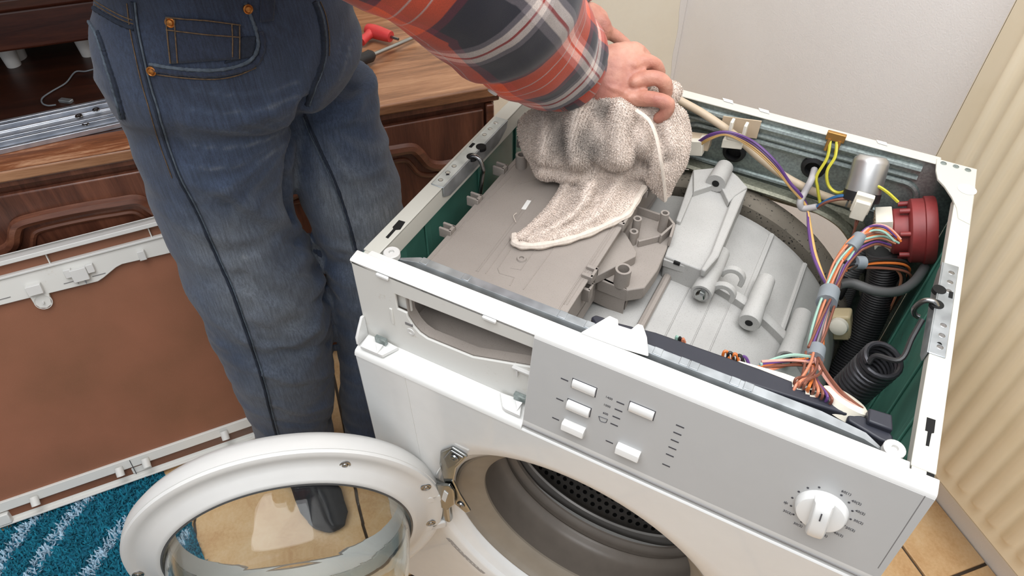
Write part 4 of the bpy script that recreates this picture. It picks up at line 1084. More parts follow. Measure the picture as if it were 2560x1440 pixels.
# capacitor
ca_ = aty(2180, 398, .452); cb_ = aty(2155, 486, .430)
d_ = (cb_-ca_).normalized()
cap = MB().tube([ca_-d_*.004, ca_, ca_+d_*.004, cb_], [.016, .0205, .022, .022], 28).build('capacitor', 'alu_can', wm)
MB().tube([cb_-d_*.004, cb_+d_*.008], .0228, 28).build('capacitor_rim', 'black_rubber', cap)
MB().tube([cb_+d_*.0082, cb_+d_*.0088], .0195, 24).build('capacitor_face', 'grey_hose', cap)
for dx in (-.012, .013):
    for dz in (-.003, .004): MB().obox(cb_+d_*.013+Vector((dx+dz*.7, 0, dz)), (.0012, 0, 0), (0, .003, 0), (0, 0, .005)).build('terminal', 'steel', cap)
MB().obox(aty(2156, 508, .405), (.011, 0, 0), (0, .004, 0), (0, 0, .014)).build('capacitor_plug', 'white_connector', wm, bevel=.0012)
MB().obox(aty(2150, 525, .400), (.009, 0, 0), (0, .004, 0), (0, 0, .014)).build('capacitor_plug', 'white_connector', wm, bevel=.0012)
wire([(2142, 540, 'y', .40), (2138, 565, 'y', .40), (2133, 600, 'y', .40), (2140, 640, 'y', .40)], 'brown', .0017); wire([(2150, 540, 'y', .40), (2136, 575, 'y', .40), (2128, 610, 'y', .40)], 'brown', .0017)
# pressure switch
sc_ = Vector((.5585, .435, .742)); sa_ = Vector((.93, .18, .30)).normalized()
sw = MB().lathe(sc_, sa_, [(.0, -.030), (.028, -.030), (.030, -.028), (.030, -.012), (.040, -.010), (.042, -.008), (.042, .006), (.0445, .007), (.0445, .018), (.043, .020), (.0, .020)], 48).build('pressure_switch', 'red_plastic', wm)
for k in range(7):
    a = k*2*math.pi/7; u_ = sa_.orthogonal().normalized(); w_ = sa_.cross(u_)
    c = sc_+(u_*math.cos(a)+w_*math.sin(a))*.036
    MB().tube([c-sa_*.022, c+sa_*.006], .0034, 10).build('switch_pillar', 'red_plastic', sw)
u_ = Vector((0, 0, 1)); u_ = (u_-sa_*u_.dot(sa_)).normalized(); w_ = sa_.cross(u_)
for k, (dz, dy) in enumerate(((.022, .004), (-.004, -.012), (-.024, -.006))):
    c = sc_-sa_*.040+u_*dz+w_*dy
    o = MB().obox(c, sa_*.010, u_*.011, w_*.016).build('switch_plug', 'white_connector', sw, bevel=.001)
    for j in range(4):
        MB().obox(c-sa_*.0102+w_*(-.011+j*.0073), sa_*.0008, u_*.008, w_*.0012).build('plug_slot', 'beige_cable', o)
# upright hose elbow and collars
hp = [Wp(t) for t in ((2192, 575, 'y', .440), (2200, 600, 'y', .438), (2208, 640, 'y', .435))]
MB().tube(smooth_path(hp, 4), .0205, 24).build('hose_elbow', 'grey_hose', wm)
MB().tube([Wp((2211, 622, 'y', .434)), Wp((2213, 648, 'y', .434))], .0232, 24).build('hose_collar', 'grey_hose', wm)
def corrugated(path, r, pitch, nm, mat):
    P = smooth_path([Wp(t) for t in path], 10); L_ = [0]
    for a, b in zip(P[:-1], P[1:]): L_.append(L_[-1]+(b-a).length)
    n = int(L_[-1]/pitch)*2; Q = []; rr = []
    for k in range(n+1):
        s_ = L_[-1]*k/n; i = max(j for j in range(len(L_)) if L_[j] <= s_+1e-9); i = min(i, len(P)-2)
        t = (s_-L_[i])/max(1e-9, L_[i+1]-L_[i]); Q.append(P[i].lerp(P[i+1], t)); rr.append(r if k % 2 else r*.88)
    MB().tube(Q, rr, 18).build(nm, mat, wm, angle=80)
corrugated([(2212, 645, 'y', .434), (2205, 700, 'y', .43), (2185, 770, 'y', .42), (2150, 850, 'y', .40), (2110, 935, 'y', .37), (2085, 985, 'y', .35)], .0215, .0042, 'drain_hose', 'black_hose')
corrugated([(2178, 590, 'y', .46), (2150, 640, 'y', .46), (2120, 690, 'y', .46), (2095, 760, 'y', .46)], .0185, .0045, 'vent_hose', 'grey_hose')
# suspension spring
s0 = atz(2210, 897, .765); s1 = atz(2124, 978, .685)
ax_ = (s1-s0).normalized(); s1 = s1+ax_*.012; ul = ax_.orthogonal().normalized(); wl = ax_.cross(ul); P = []
L_ = (s1-s0).length; turns = 13
for k in range(turns*20+1):
    a = 2*math.pi*k/20; P.append(s0+ax_*(L_*k/(turns*20))+(ul*math.cos(a)+wl*math.sin(a))*.0195)
MB().tube(P, .0033, 8).build('suspension_spring', simple('spring_steel', S(62, 62, 66), .32, .6), wm)
MB().tube(smooth_path([P[0], P[0]+Vector((.004, .004, .010)), Wp((2250, 900, 'z', .785)), Wp((2280, 845, 'z', .795)), Wp((2305, 800, 'z', .803))], 6), .0030, 8).build('spring_rod', 'black_hose', wm)
# harness
mix = ['brown', 'salmon', 'orange', 'pink', 'brown', 'grey', 'purple', 'brown', 'salmon', 'mint', 'orange']
bundle([(2232, 600, 'z', .752), (2190, 590, 'z', .760), (2150, 604, 'z', .762), (2130, 620, 'z', .758), (2100, 660, 'z', .755), (2085, 700, 'z', .755), (2072, 745, 'z', .758), (2056, 800, 'z', .762), (2044, 850, 'z', .765), (2036, 888, 'z', .77)], mix, .0105)
bundle([(2248, 600, 'z', .765), (2215, 570, 'z', .775), (2175, 570, 'z', .77), (2140, 608, 'z', .762), (2105, 655, 'z', .757)], ['pink', 'purple', 'mint', 'orange'], .006)
bundle([(2036, 888, 'z', .77), (2020, 905, 'z', .775), (1985, 906, 'z', .785), (1945, 910, 'z', .795), (1900, 916, 'z', .795)], ['purple', 'orange', 'salmon', 'brown', 'pink'], .006)
wire([(1900, 912, 'z', .797), (1945, 895, 'z', .79), (1985, 888, 'z', .785), (2030, 893, 'z', .775)], 'mint', .0019)
bundle([(2036, 890, 'z', .77), (2035, 920, 'z', .785), (2025, 945, 'z', .80), (2010, 962, 'z', .81), (1998, 978, 'z', .806)], ['brown', 'salmon', 'brown', 'orange', 'brown'], .010)
bundle([(2040, 890, 'z', .77), (2058, 925, 'z', .79), (2085, 962, 'z', .805), (2115, 993, 'z', .812), (2158, 1024, 'z', .80)], ['brown', 'pink'], .004, .0018)
for k in range(9):
    q = (1985+k*11, 958+k*6)
    MB().obox(atz(q[0], q[1]+10, .803), (.0035, .001, 0), (-.001, .0045, 0), (0, 0, .005)).build('board_plug', 'white_connector', wm, bevel=.0006)
    wire([(q[0], q[1]+6, 'z', .806), (q[0]+6, q[1]-12, 'z', .815), (2022+k*3, 940+k*2, 'z', .80), (2030, 915, 'z', .79)], ['brown', 'salmon', 'brown', 'orange', 'brown', 'salmon', 'brown', 'purple', 'brown'][k], .0015)
for q, cols in (((1832, 888), ['orange', 'black', 'orange', 'black', 'purple']), ((1700, 846), ['mint', 'black', 'salmon'])):
    for k, c in enumerate(cols):
        wire([(q[0]-26+k*12, q[1]+6+k*3, 'z', .795), (q[0]-22+k*12, q[1]-8+k*3, 'z', .802), (q[0]-14+k*12, q[1]-8+k*4, 'z', .802), (q[0]-10+k*13, q[1]+12+k*4, 'z', .795)] if len(cols) > 3 else [(q[0]-10+k*8, q[1]+4+k*3, 'z', .795), (q[0]-8+k*8, q[1]-5+k*3, 'z', .80), (q[0]-4+k*8, q[1]+4+k*3, 'z', .795)], c, .0016)
bundle([(2105, 668, 'z', .752), (2140, 657, 'z', .745), (2190, 656, 'z', .735), (2245, 664, 'z', .72), (2266, 684, 'z', .70), (2250, 720, 'z', .66), (2218, 775, 'z', .60), (2188, 830, 'z', .54)], ['black', 'black', 'salmon', 'black', 'brown', 'black', 'orange', 'black'], .0085, .0018)
wire([(2098, 712, 'z', .72), (2130, 708, 'z', .72), (2190, 728, 'z', .715), (2245, 728, 'z', .71), (2285, 705, 'z', .71), (2312, 668, 'z', .71)], 'grey_hose', .0062, 'hose', seg=12)
for a, b, r_ in (((2150, 592, 'z', .762), (2126, 622, 'z', .758), .0085), ((2136, 656, 'z', .746), (2158, 657, 'z', .743), .0085), ((2074, 728, 'z', .757), (2066, 758, 'z', .759), .0118), ((2041, 872, 'z', .768), (2035, 898, 'z', .771), .0098)):
    MB().tube([Wp(a), Wp(b)], r_, 16).build('harness_tie', 'grey_clip', wm)
# pale valve body under the harness
MB().obox(Wp((2105, 810, 'y', .40)), (.012, 0, .006), (0, .012, 0), (-.008, 0, .022)).build('pump_bracket', simple('cream_plastic', S(206, 188, 150), .5), wm, bevel=.004)
MB().lathe(Wp((2098, 815, 'y', .372)), (-.2, -1, .3), [(.013, 0), (.012, .006), (.007, .009), (0, .009)], 18).build('pump_cap', 'white_connector', wm)
MB().obox(Wp((2092, 735, 'y', .44)), (.010, 0, 0), (0, .01, 0), (0, 0, .035)).build('rear_damper', 'black_hose', wm, bevel=.006)
# ================================================================ soft things: helpers
def remesh(mb, voxel, smooth=2, name='soft'):
    me = bpy.data.meshes.new(name); me.from_pydata([v[:] for v in mb.v], [], mb.f)
    o = bpy.data.objects.new(name, me); COL.objects.link(o)
    m = o.modifiers.new('r', 'REMESH'); m.mode = 'VOXEL'; m.voxel_size = voxel; m.adaptivity = 0
    if smooth:
        s_ = o.modifiers.new('s', 'SMOOTH'); s_.factor = .5; s_.iterations = smooth
    out = bpy.data.meshes.new_from_object(o.evaluated_get(bpy.context.evaluated_depsgraph_get()))
    bpy.data.objects.remove(o); bpy.data.meshes.remove(me)
    return out
def verts_np(me):
    a = np.empty(len(me.vertices)*3, dtype=np.float64); me.vertices.foreach_get('co', a); return a.reshape(-1, 3)
def norms_np(me):
    a = np.empty(len(me.vertices)*3, dtype=np.float32); me.vertices.foreach_get('normal', a); return a.reshape(-1, 3).astype(np.float64)
def set_verts(me, a):
    me.vertices.foreach_set('co', a.ravel()); me.update()
def finish(me, name, mat, parent=None, root=None):
    """mesh in machine coordinates -> object (origin at c)"""
    c = Vector(root) if root is not None else Vector(parent['_c'])
    a = verts_np(me)-np.array(c[:]); set_verts(me, a)
    me.materials.clear(); me.materials.append(MT[mat] if isinstance(mat, str) else mat)
    me.polygons.foreach_set('use_smooth', [True]*len(me.polygons)); me.update(); me.name = name
    o = bpy.data.objects.new(name, me); COL.objects.link(o)
    if parent is not None: o.parent = parent
    else: o.location = RM @ c; o.rotation_euler = (0, 0, TH)
    o['_c'] = c[:]
    return o
def vnoise(P, freq, seed=0.):
    f = freq if hasattr(freq, '__len__') else (freq,)*3
    return np.array([noise.noise(Vector((p[0]*f[0]+seed, p[1]*f[1]+seed*1.7, p[2]*f[2]-seed))) for p in P])
def fattr(me, name, vals):
    a = me.attributes.new(name, 'FLOAT', 'POINT'); a.data.foreach_set('value', np.asarray(vals, dtype=np.float32))
def loft(mb, secs, seg=28):
    """secs: (centre, axis1 vector, axis2 vector)"""
    n = len(secs); vs_ = []
    for c, a, b in secs:
        c = Vector(c); a = Vector(a); b = Vector(b)
        vs_ += [c+a*math.cos(2*math.pi*k/seg)+b*math.sin(2*math.pi*k/seg) for k in range(seg)]
    fs = []
    for i in range(n-1):
        for k in range(seg):
            k2 = (k+1) % seg; fs.append([i*seg+k, i*seg+k2, (i+1)*seg+k2, (i+1)*seg+k])
    fs.append(list(range(seg-1, -1, -1))); fs.append(list(range((n-1)*seg, n*seg)))
    mb.add(vs_, fs)
def blob(mb, c, r, axes=None, nu=20, nv=12):
    c = Vector(c); ax = axes or (Vector((1, 0, 0)), Vector((0, 1, 0)), Vector((0, 0, 1)))
    vs_ = []
    for j in range(nv+1):
        t = math.pi*j/nv
        for i in range(nu):
            a = 2*math.pi*i/nu
            vs_.append(c+ax[0]*r[0]*math.sin(t)*math.cos(a)+ax[1]*r[1]*math.sin(t)*math.sin(a)+ax[2]*r[2]*math.cos(t))
    fs = [[j*nu+i, j*nu+(i+1) % nu, (j+1)*nu+(i+1) % nu, (j+1)*nu+i] for j in range(nv) for i in range(nu)]
    mb.add(vs_, fs)
def chain(mb, pts, radii, seg=14, sub=4):
    P = smooth_path(pts, sub); n = len(pts); R2_ = []
    for i in range(n-1):
        for k in range(sub): R2_.append(radii[i]+(radii[i+1]-radii[i])*k/sub)
    R2_.append(radii[-1])
    d0 = (P[0]-P[1]).normalized(); d1 = (P[-1]-P[-2]).normalized()
    P = [P[0]+d0*R2_[0]*.8]+P+[P[-1]+d1*R2_[-1]*.55, P[-1]+d1*R2_[-1]*.85]; R2_ = [R2_[0]*.4]+R2_+[R2_[-1]*.8, R2_[-1]*.35]
    mb.tube(P, R2_, seg)
VH = Vector((-_fw.x, -_fw.y, 0)).normalized()      # horizontal, towards the camera
RV = Vector((_rt.x, _rt.y, 0))

# ================================================================ person
FACE = Vector((.93, -.36, 0)).normalized(); LEFT = Vector((-FACE.y, FACE.x, 0))
PCN = Vector((-.30, .125, .97))
person_c = Vector((-.29, .11, 0))
nR = RV.cross(Vector((-.315, .085, .95))-Vector((-.335, .06, .10))).normalized()
pR = Vector((-.335, .06, .10))
nL = RV.cross(Vector((-.255, .235, .95))-Vector((-.245, .175, .10))).normalized()
pL = Vector((-.245, .175, .10))
nP = Vector((VH.x, VH.y, 0)); pP = Vector((-.300, .125, 1))
def row(l, r, py, p0, n, lat=1.1, k=1.0):
    """ring whose outline meets the two pixels"""
    A = atpl(l, py, p0, n); B = atpl(r, py, p0, n); c = (A+B)/2; w = (B-A).length/2*k
    la, fb = lat, 1.0
    sil = math.sqrt((la*LEFT.dot(RV))**2+(fb*FACE.dot(RV))**2)
    return c, LEFT*(w*la/sil), FACE*(w*fb/sil)
jb = MB()
rowsR = [(262, 640, 110), (290, 690, 190), (322, 728, 280), (348, 738, 350), (384, 722, 450), (420, 728, 540), (446, 744, 600), (470, 778, 665), (500, 800, 730), (535, 820, 800), (572, 829, 880), (600, 833, 950), (628, 833, 1020), (652, 831, 1090), (672, 832, 1150)]
secR = [row(l, r, y, pR, nR, 1.05) for l, r, y in rowsR]
c_, a_, b_ = secR[-1]; secR.append((Vector((c_.x-.004, c_.y, .035)), a_, b_))
loft(jb, secR)
rowsL = [(700, 935, 200), (715, 955, 290), (722, 978, 400), (760, 1004, 500), (802, 1016, 600), (824, 1012, 700), (840, 1000, 800), (848, 990, 900), (850, 980, 1000), (870, 988, 1085)]
secL = [row(l, r, y, pL, nL, 1.0) for l, r, y in rowsL]
c_, a_, b_ = secL[-1]; secL.append((Vector((c_.x, c_.y, .035)), a_*.98, b_*.98))
loft(jb, secL)
secP = [row(l, r, y, pP, nP, 1.35) for l, r, y in ((282, 830, -75), (270, 850, -10), (272, 866, 50), (286, 880, 110), (310, 890, 170), (360, 860, 225), (440, 800, 265), (540, 740, 290))]
c0_, a0_, b0_ = secP[0]
loft(jb, [(c0_+Vector((.012, 0, .085)), a0_*.94, b0_*.94), (c0_+Vector((.006, 0, .045)), a0_*.98, b0_*.98)]+secP, 36)
jm = remesh(jb, .0055, 6, 'jeans')
V = verts_np(jm); Nn = norms_np(jm)
# folds: gathered cloth at the knees, the crotch and the hems; mostly level creases wrapped round the leg
zc_ = V[:, 2]
dg = V[:, 2]+.35*(V@np.array(RV[:]))
Vd = np.stack([V[:, 0], V[:, 1], dg], 1)
f1 = vnoise(Vd, (10, 10, 17), 1.3); f2 = vnoise(V, (16, 16, 46), 5.1); f3 = vnoise(V, (5, 5, 9), 9.2)
wk = .35+.9*np.exp(-((zc_-.50)/.16)**2)+.6*np.exp(-((zc_-.12)/.09)**2)+.45*np.exp(-((zc_-.85)/.10)**2)
ridged = (1-np.abs(f1)*2.2)
V = V+Nn*((.0050*(ridged-.55)+.0024*f2)*wk+.0035*f3)[:, None]
# whisker creases radiating from the crotch on the near thigh
cq = np.array(atpl(765, 275, pP, nP)[:])
dv = V-cq; rr_ = np.sqrt((dv**2).sum(1)); el = np.arctan2(dv[:, 2], dv@np.array((-RV)[:]))
wh = np.cos(el*16+2.0*f3)*np.exp(-((rr_-.12)/.08)**2)
V = V+Nn*(.0010*wh)[:, None]
V[:, 2] = np.maximum(V[:, 2], .028)
# sewn-in and worn creases: (pixel path, half width, push)
jt0 = BVHTree.FromPolygons([tuple(v) for v in V], [tuple(p.vertices) for p in jm.polygons])
def hit3(tree, pts, sub=5):
    out = []
    for q in smooth_path([Vector((a, b, 0)) for a, b in pts], sub):
        h = tree.ray_cast(CAM, ray(q.x, q.y).normalized())
        if h[0] is not None: out.append(np.array(h[0][:]))
    return out
def dist_path(Vs, P):
    d = np.full(len(Vs), 9.)
    for a, b in zip(P[:-1], P[1:]):
        ab = b-a; t = np.clip(((Vs-a)@ab)/max(1e-12, ab@ab), 0, 1); d = np.minimum(d, np.linalg.norm(Vs-(a+t[:, None]*ab), axis=1))
    return d
CR = [([(768, 262), (748, 330), (728, 400), (722, 470), (730, 540)], .012, -.013), ([(560, 470), (640, 520), (730, 560), (780, 600)], .012, .007), ([(575, 520), (650, 575), (740, 610)], .010, -.006), ([(640, 640), (700, 700), (770, 715), (812, 700)], .012, .006), ([(600, 690), (680, 745), (760, 760), (815, 745)], .010, -.006),
      ([(640, 790), (720, 830), (800, 825)], .011, .0055), ([(650, 850), (730, 880), (822, 860)], .009, -.005), ([(660, 930), (740, 955), (830, 930)], .010, .0045), ([(480, 520), (520, 600), (560, 680)], .010, -.004), ([(880, 220), (850, 260), (800, 280)], .010, -.005), ([(900, 260), (860, 300), (800, 320)], .010, .004), ([(960, 420), (900, 440), (850, 430)], .011, .004), ([(860, 640), (880, 700), (890, 760)], .010, -.004),
      ([(700, 600), (760, 640), (795, 660)], .009, .006), ([(420, 250), (440, 330), (470, 400)], .008, -.003), ([(690, 1010), (760, 1030), (828, 1010)], .009, .0045), ([(690, 1055), (760, 1065), (828, 1050)], .008, -.004)]
for pts, w_, am in CR:
    P = hit3(jt0, pts)
    if len(P) > 2: V = V+Nn*(am*np.exp(-(dist_path(V, P)/w_)**2))[:, None]
WL = np.zeros(len(V))
for pts in ([(470, 222), (560, 236), (650, 232), (745, 205)], [(455, 270), (560, 283), (660, 272), (740, 240)], [(470, 318), (560, 330), (650, 322), (735, 280)], [(480, 365), (570, 372), (660, 352), (730, 320)], [(500, 420), (580, 420), (660, 395), (715, 360)], [(860, 60), (850, 120), (835, 170)], [(880, 90), (868, 150), (850, 200)], [(540, 480), (630, 520), (720, 545)], [(610, 640), (690, 680), (780, 690)]):
    P = hit3(jt0, pts)
    if len(P) > 2: WL = np.maximum(WL, np.exp(-(dist_path(V, P)/.0024)**2))
set_verts(jm, V)
jtree = BVHTree.FromPolygons([tuple(v) for v in V], [tuple(p.vertices) for p in jm.polygons])
# wear: paler on thigh front, knee, whiskers
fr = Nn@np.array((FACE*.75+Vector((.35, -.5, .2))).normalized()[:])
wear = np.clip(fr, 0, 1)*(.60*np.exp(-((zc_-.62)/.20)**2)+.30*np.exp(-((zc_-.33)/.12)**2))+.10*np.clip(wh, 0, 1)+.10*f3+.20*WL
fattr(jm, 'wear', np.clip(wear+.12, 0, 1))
def denim():
    t = NT('denim')
    at = t.n('ShaderNodeAttribute'); at.attribute_name = 'wear'
    v = t.coord(scale=(1, 1, 1))
    streak = t.noise(t.coord(scale=(420, 420, 22)), 1.0, 3, .6)
    weave = t.noise(t.coord(scale=(1500, 1500, 500)), 1.0, 2, .6)
    cloud = t.noise(v, 11, 5, .6)
    f = t.math('ADD', at.outputs['Fac'], t.math('MULTIPLY', t.math('SUBTRACT', cloud, .5), .45))
    base = t.ramp(f, [(.0, S(36, 45, 63)), (.35, S(58, 71, 92)), (.75, S(108, 114, 120)), (1., S(150, 152, 150))])
    st = t.ramp(streak, [(.35, (.72, .72, .74, 1)), (.65, (1.16, 1.16, 1.2, 1))])
    wv = t.ramp(weave, [(.35, (.8, .8, .8, 1)), (.65, (1.15, 1.15, 1.15, 1))])
    col = t.mix(1., t.mix(1., base, st, 'MULTIPLY'), wv, 'MULTIPLY')
    t.bump(weave, .5, .0008)
    MT['denim'] = t.set(col, .9, 0, Sheen_Weight=.15)
denim()
simple('denim_dark', S(30, 38, 52), .9, var=.25, scale=300); simple('denim_pale', S(74, 84, 95), .9, var=.35, scale=200); simple('stitch', S(94, 74, 52), .8, var=.4, scale=260)

# ---- body (one continuous skin mesh): head, trunk, arms, hands, legs
def skin():
    t = NT('skin'); v = t.coord()
    a = t.noise(v, 26, 4); b = t.math('ADD', t.noise(v, 300, 3, .6), t.math('MULTIPLY', t.noise(v, 70, 3, .6), 1.6))
    col = t.ramp(a, [(.32, S(166, 106, 92)), (.5, S(186, 130, 111)), (.68, S(200, 150, 130))])
    t.bump(b, .5, .0010)
    MT['skin'] = t.set(col, .5, 0, Subsurface_Weight=.12, Subsurface_Scale=.008)
    MT['skin'].node_tree.nodes['Principled BSDF'].inputs['Subsurface Radius'].default_value = (1, .35, .2)
skin()
neck = Vector((-.085, .115, 1.40)); shR = Vector((-.155, -.05, 1.315)); shL = Vector((-.015, .290, 1.315))
elR = atd(1150, -95, .665); wrR = atd(1436, 196, .895)
elL = Vector((-.035, .475, 1.09)); wrL = atd(1408, 58, .985)
bb = MB()
TR = (neck-PCN)
sp1 = PCN+TR*.30+FACE*-.02; sp2 = PCN+TR*.68+FACE*-.02
loft(bb, [(PCN-Vector((0, 0, .12)), LEFT*.09, FACE*.06), (PCN, LEFT*.105, FACE*.07), (sp1, LEFT*.115, FACE*.075), (sp2, LEFT*.155, FACE*.10), (PCN+TR*.9, LEFT*.13, FACE*.08), (neck+Vector((0, 0, .0)), LEFT*.06, FACE*.06)])
for sh, el_, wr in ((shR, elR, wrR), (shL, elL, wrL)):
    chain(bb, [neck.lerp(sh, .5), sh, sh.lerp(el_, .5), el_, el_.lerp(wr, .35), el_.lerp(wr, .75), wr], [.06, .055, .046, .038, .040, .031, .026])
for k, (sec, foot) in enumerate(((secR, None), (secL, None))):
    P = [Vector(s_[0]) for s_ in sec[1::2]]; P[-1].z = .07
    chain(bb, [PCN+LEFT*(-.075 if k == 0 else .075)-FACE*.02]+P, [.034]+[.034-.010*i/(len(P)-1) for i in range(len(P))])
# head looking down at the work
hd = neck+FACE*.06+Vector((0, 0, .155)); lk = (FACE*.75+Vector((0, 0, -.65))).normalized(); hup = (Vector((0, 0, 1))-lk*lk.z).normalized(); hs = hup.cross(lk)
HX = (hs, lk, hup)
chain(bb, [neck-Vector((0, 0, .03)), neck+FACE*.02+Vector((0, 0, .05)), hd], [.062, .056, .06])
blob(bb, hd+hup*.02-lk*.015, (.074, .095, .098), HX); blob(bb, hd-hup*.055+lk*.028, (.054, .062, .062), HX); blob(bb, hd-hup*.095+lk*.055, (.026, .028, .024), HX)
blob(bb, hd-hup*.018+lk*.094, (.014, .022, .026), HX); blob(bb, hd+hup*.002+lk*.084, (.011, .016, .03), HX)
blob(bb, hd-hup*.058+lk*.084, (.024, .012, .008), HX); blob(bb, hd-hup*.068+lk*.082, (.021, .012, .008), HX)
blob(bb, hd+hup*.03+lk*.078, (.05, .016, .012), HX)
for s_ in (-1, 1): blob(bb, hd+hs*s_*.075-hup*.012-lk*.01, (.01, .022, .032), HX)
# right hand: palm and five fingers closing on the towel
def hpt(t): return atd(*t)
def palm(secs):
    out = []
    for (px, py, d, up, th, tilt) in secs:
        c = atd(px, py, d); w_ = (_u2*math.cos(tilt)+_r2*math.sin(tilt)); n_ = -_fw
        out.append((c, w_*up, n_*th))
    loft(bb, out, 24)
palm([(1425, 196, .897, .027, .021, .0), (1458, 192, .893, .030, .021, .1), (1500, 188, .889, .037, .0185, .16), (1545, 187, .888, .042, .017, .2), (1572, 187, .889, .042, .0155, .25), (1590, 188, .891, .038, .012, .28), (1597, 188, .893, .030, .008, .3)])
F_ = {'little': ([(1560, 248, .888), (1598, 246, .880), (1640, 249, .870), (1670, 260, .870), (1664, 282, .878), (1645, 296, .887)], [.0105, .0102, .0092, .0090, .0082, .0070]),
      'ring': ([(1572, 208, .886), (1606, 198, .879), (1642, 196, .874), (1662, 210, .879), (1664, 232, .892), (1654, 246, .904)], [.0110, .0104, .0094, .0092, .0086, .0074]),
      'middle': ([(1570, 165, .888), (1600, 156, .885), (1630, 158, .888), (1646, 178, .899), (1644, 206, .916)], [.0110, .0104, .0094, .0090, .0078]),
      'index': ([(1570, 132, .893), (1592, 132, .894), (1612, 148, .904), (1618, 176, .920), (1610, 200, .935)], [.0110, .0108, .0100, .0092, .0078]),
      'thumb': ([(1470, 232, .905), (1500, 255, .915), (1545, 266, .925), (1590, 272, .932)], [.015, .0135, .0115, .0095])}
for nm, (pts, rad_) in F_.items(): chain(bb, [hpt(t) for t in pts], rad_, 14, 3)
# knuckles and tendons
for q in ((1575, 243, .880), (1588, 204, .876), (1584, 162, .880), (1570, 128, .886)): blob(bb, atd(*q), (.0088, .0088, .0078))
for q in ((1583, 240), (1600, 205), (1596, 165), (1578, 128)):
    chain(bb, [atd(1482, 190+(q[1]-190)*.25, .877), atd((1482+q[0])/2, 188+(q[1]-188)*.65, .8745), atd(q[0], q[1], .882)], [.0026, .0034, .004], 8, 3)
# left hand: fist behind
blob(bb, atd(1462, 62, .972), (.034, .026, .030), (_r2, -_fw, _u2))
chain(bb, [atd(1412, 58, .98), atd(1450, 58, .972)], [.027, .028])
for pts, r_ in (([(1478, 40, .965), (1500, 52, .960), (1512, 76, .962), (1496, 98, .968)], .0112), ([(1462, 34, .972), (1490, 45, .968), (1502, 72, .970), (1486, 100, .975)], .0112), ([(1488, 62, .962), (1510, 74, .966), (1540, 92, .972), (1566, 112, .978)], .0092), ([(1440, 30, .98), (1470, 36, .98), (1488, 60, .98), (1470, 90, .985)], .0108), ([(1440, 84, .965), (1468, 96, .962), (1490, 104, .965)], .0115)):
    chain(bb, [atd(*t) for t in pts], [r_, r_, r_*.95, r_*.82], 12, 3)
bm_ = remesh(bb, .0023, 2, 'person')
V = verts_np(bm_); Nn = norms_np(bm_); 
V = V+Nn*(.0005*vnoise(V, 140, 2.2))[:, None]; set_verts(bm_, V)
person = finish(bm_, 'person', 'skin', None, person_c)
person['_c'] = person_c[:]
tag(person, 'person in faded blue jeans and orange plaid shirt reaching into the machine with a towel', 'person')
# fingernails
for q in ((1640, 296, .9035),):
    blob_ = MB(); blob(blob_, atd(*q), (.0048, .0018, .0042), (_r2, -_fw, _u2)); blob_.build('fingernail', simple('nail', S(226, 176, 160), .3), person)
# eyes, hair
for s_ in (-1, 1):
    e = MB(); blob(e, hd+hs*s_*.031+hup*.006+lk*.076, (.012, .011, .011), HX); e.build('eye', 'white_enamel', person)
hm = MB(); blob(hm, hd+hup*.035-lk*.022, (.081, .098, .096), HX); blob(hm, hd-lk*.05-hup*.01, (.072, .06, .075), HX)
hm_ = remesh(hm, .006, 2, 'hair'); V = verts_np(hm_); Nn = norms_np(hm_); V = V+Nn*(.004*vnoise(V, 60, 3))[:, None]; set_verts(hm_, V)
finish(hm_, 'hair', simple('hair_grey', S(92, 80, 70), .7, var=.3, scale=200), person)

# ---- jeans object and sewn details laid on the cloth
jeans = finish(jm, 'jeans', 'denim', person)
def on_jeans(px, py, lift=.0):
    h = jtree.ray_cast(CAM, ray(px, py).normalized())
    if h[0] is None: return None
    return h[0]+h[1]*lift
def sewn(pts, r, mat, nm, lift=.0004, flat=.45, sub=10):
    P = []
    pp_ = smooth_path([Vector((a, b, 0)) for a, b in pts], sub)
    for q in pp_:
        p = on_jeans(q.x, q.y, lift)
        if p is not None and (not P or (p-P[-1]).length < .05): P.append(p)
    if len(P) < 3: return
    rg_ = random.Random(len(P))
    MB().tube(P, [r*(.8+.45*rg_.random()) for _ in P] if r > .0015 else r, 8).build(nm, mat, jeans)
def jeanpatch(pts, nm, mat, th=.0016, n=10):
    """cloth patch over a pixel quad laid on the jeans"""
    a, b, c, d = [Vector((x, y, 0)) for x, y in pts]; mb = MB(); G = []
    for j in range(n+1):
        for i in range(n+1):
            q = (a.lerp(b, i/n)).lerp(d.lerp(c, i/n), j/n); G.append(on_jeans(q.x, q.y, th) or on_jeans(q.x+4, q.y+4, th))
    if any(g is None for g in G): return
    mb.add(G, [[j*(n+1)+i, (j+1)*(n+1)+i, (j+1)*(n+1)+i+1, j*(n+1)+i+1] for j in range(n) for i in range(n)])
    return mb.build(nm, mat, jeans, solid=.0022)
side = [(332, 4), (340, 70), (352, 130), (368, 200), (388, 270), (410, 345), (445, 440), (492, 530), (540, 640), (580, 730), (622, 850), (655, 950), (675, 1030), (690, 1086)]
sewn(side, .0021, 'denim_dark', 'side_seam'); sewn([(x+7, y) for x, y in side], .0011, 'denim_pale', 'seam_ridge', .0018)
sewn([(x-14, y+4) for x, y in side[:7]], .0006, 'stitch', 'stitching', .0008)
sewn([(762, 285), (782, 330), (808, 390), (832, 440), (856, 505), (876, 570), (890, 625)], .0020, 'denim_dark', 'inseam', .0002); sewn([(758, 290), (777, 335), (802, 392), (826, 445), (850, 508), (870, 572), (884, 628)], .0009, 'denim_pale', 'seam_ridge', .0018)
fly = [(784, 4), (798, 40), (806, 90), (806, 140), (795, 185), (782, 215), (768, 262)]
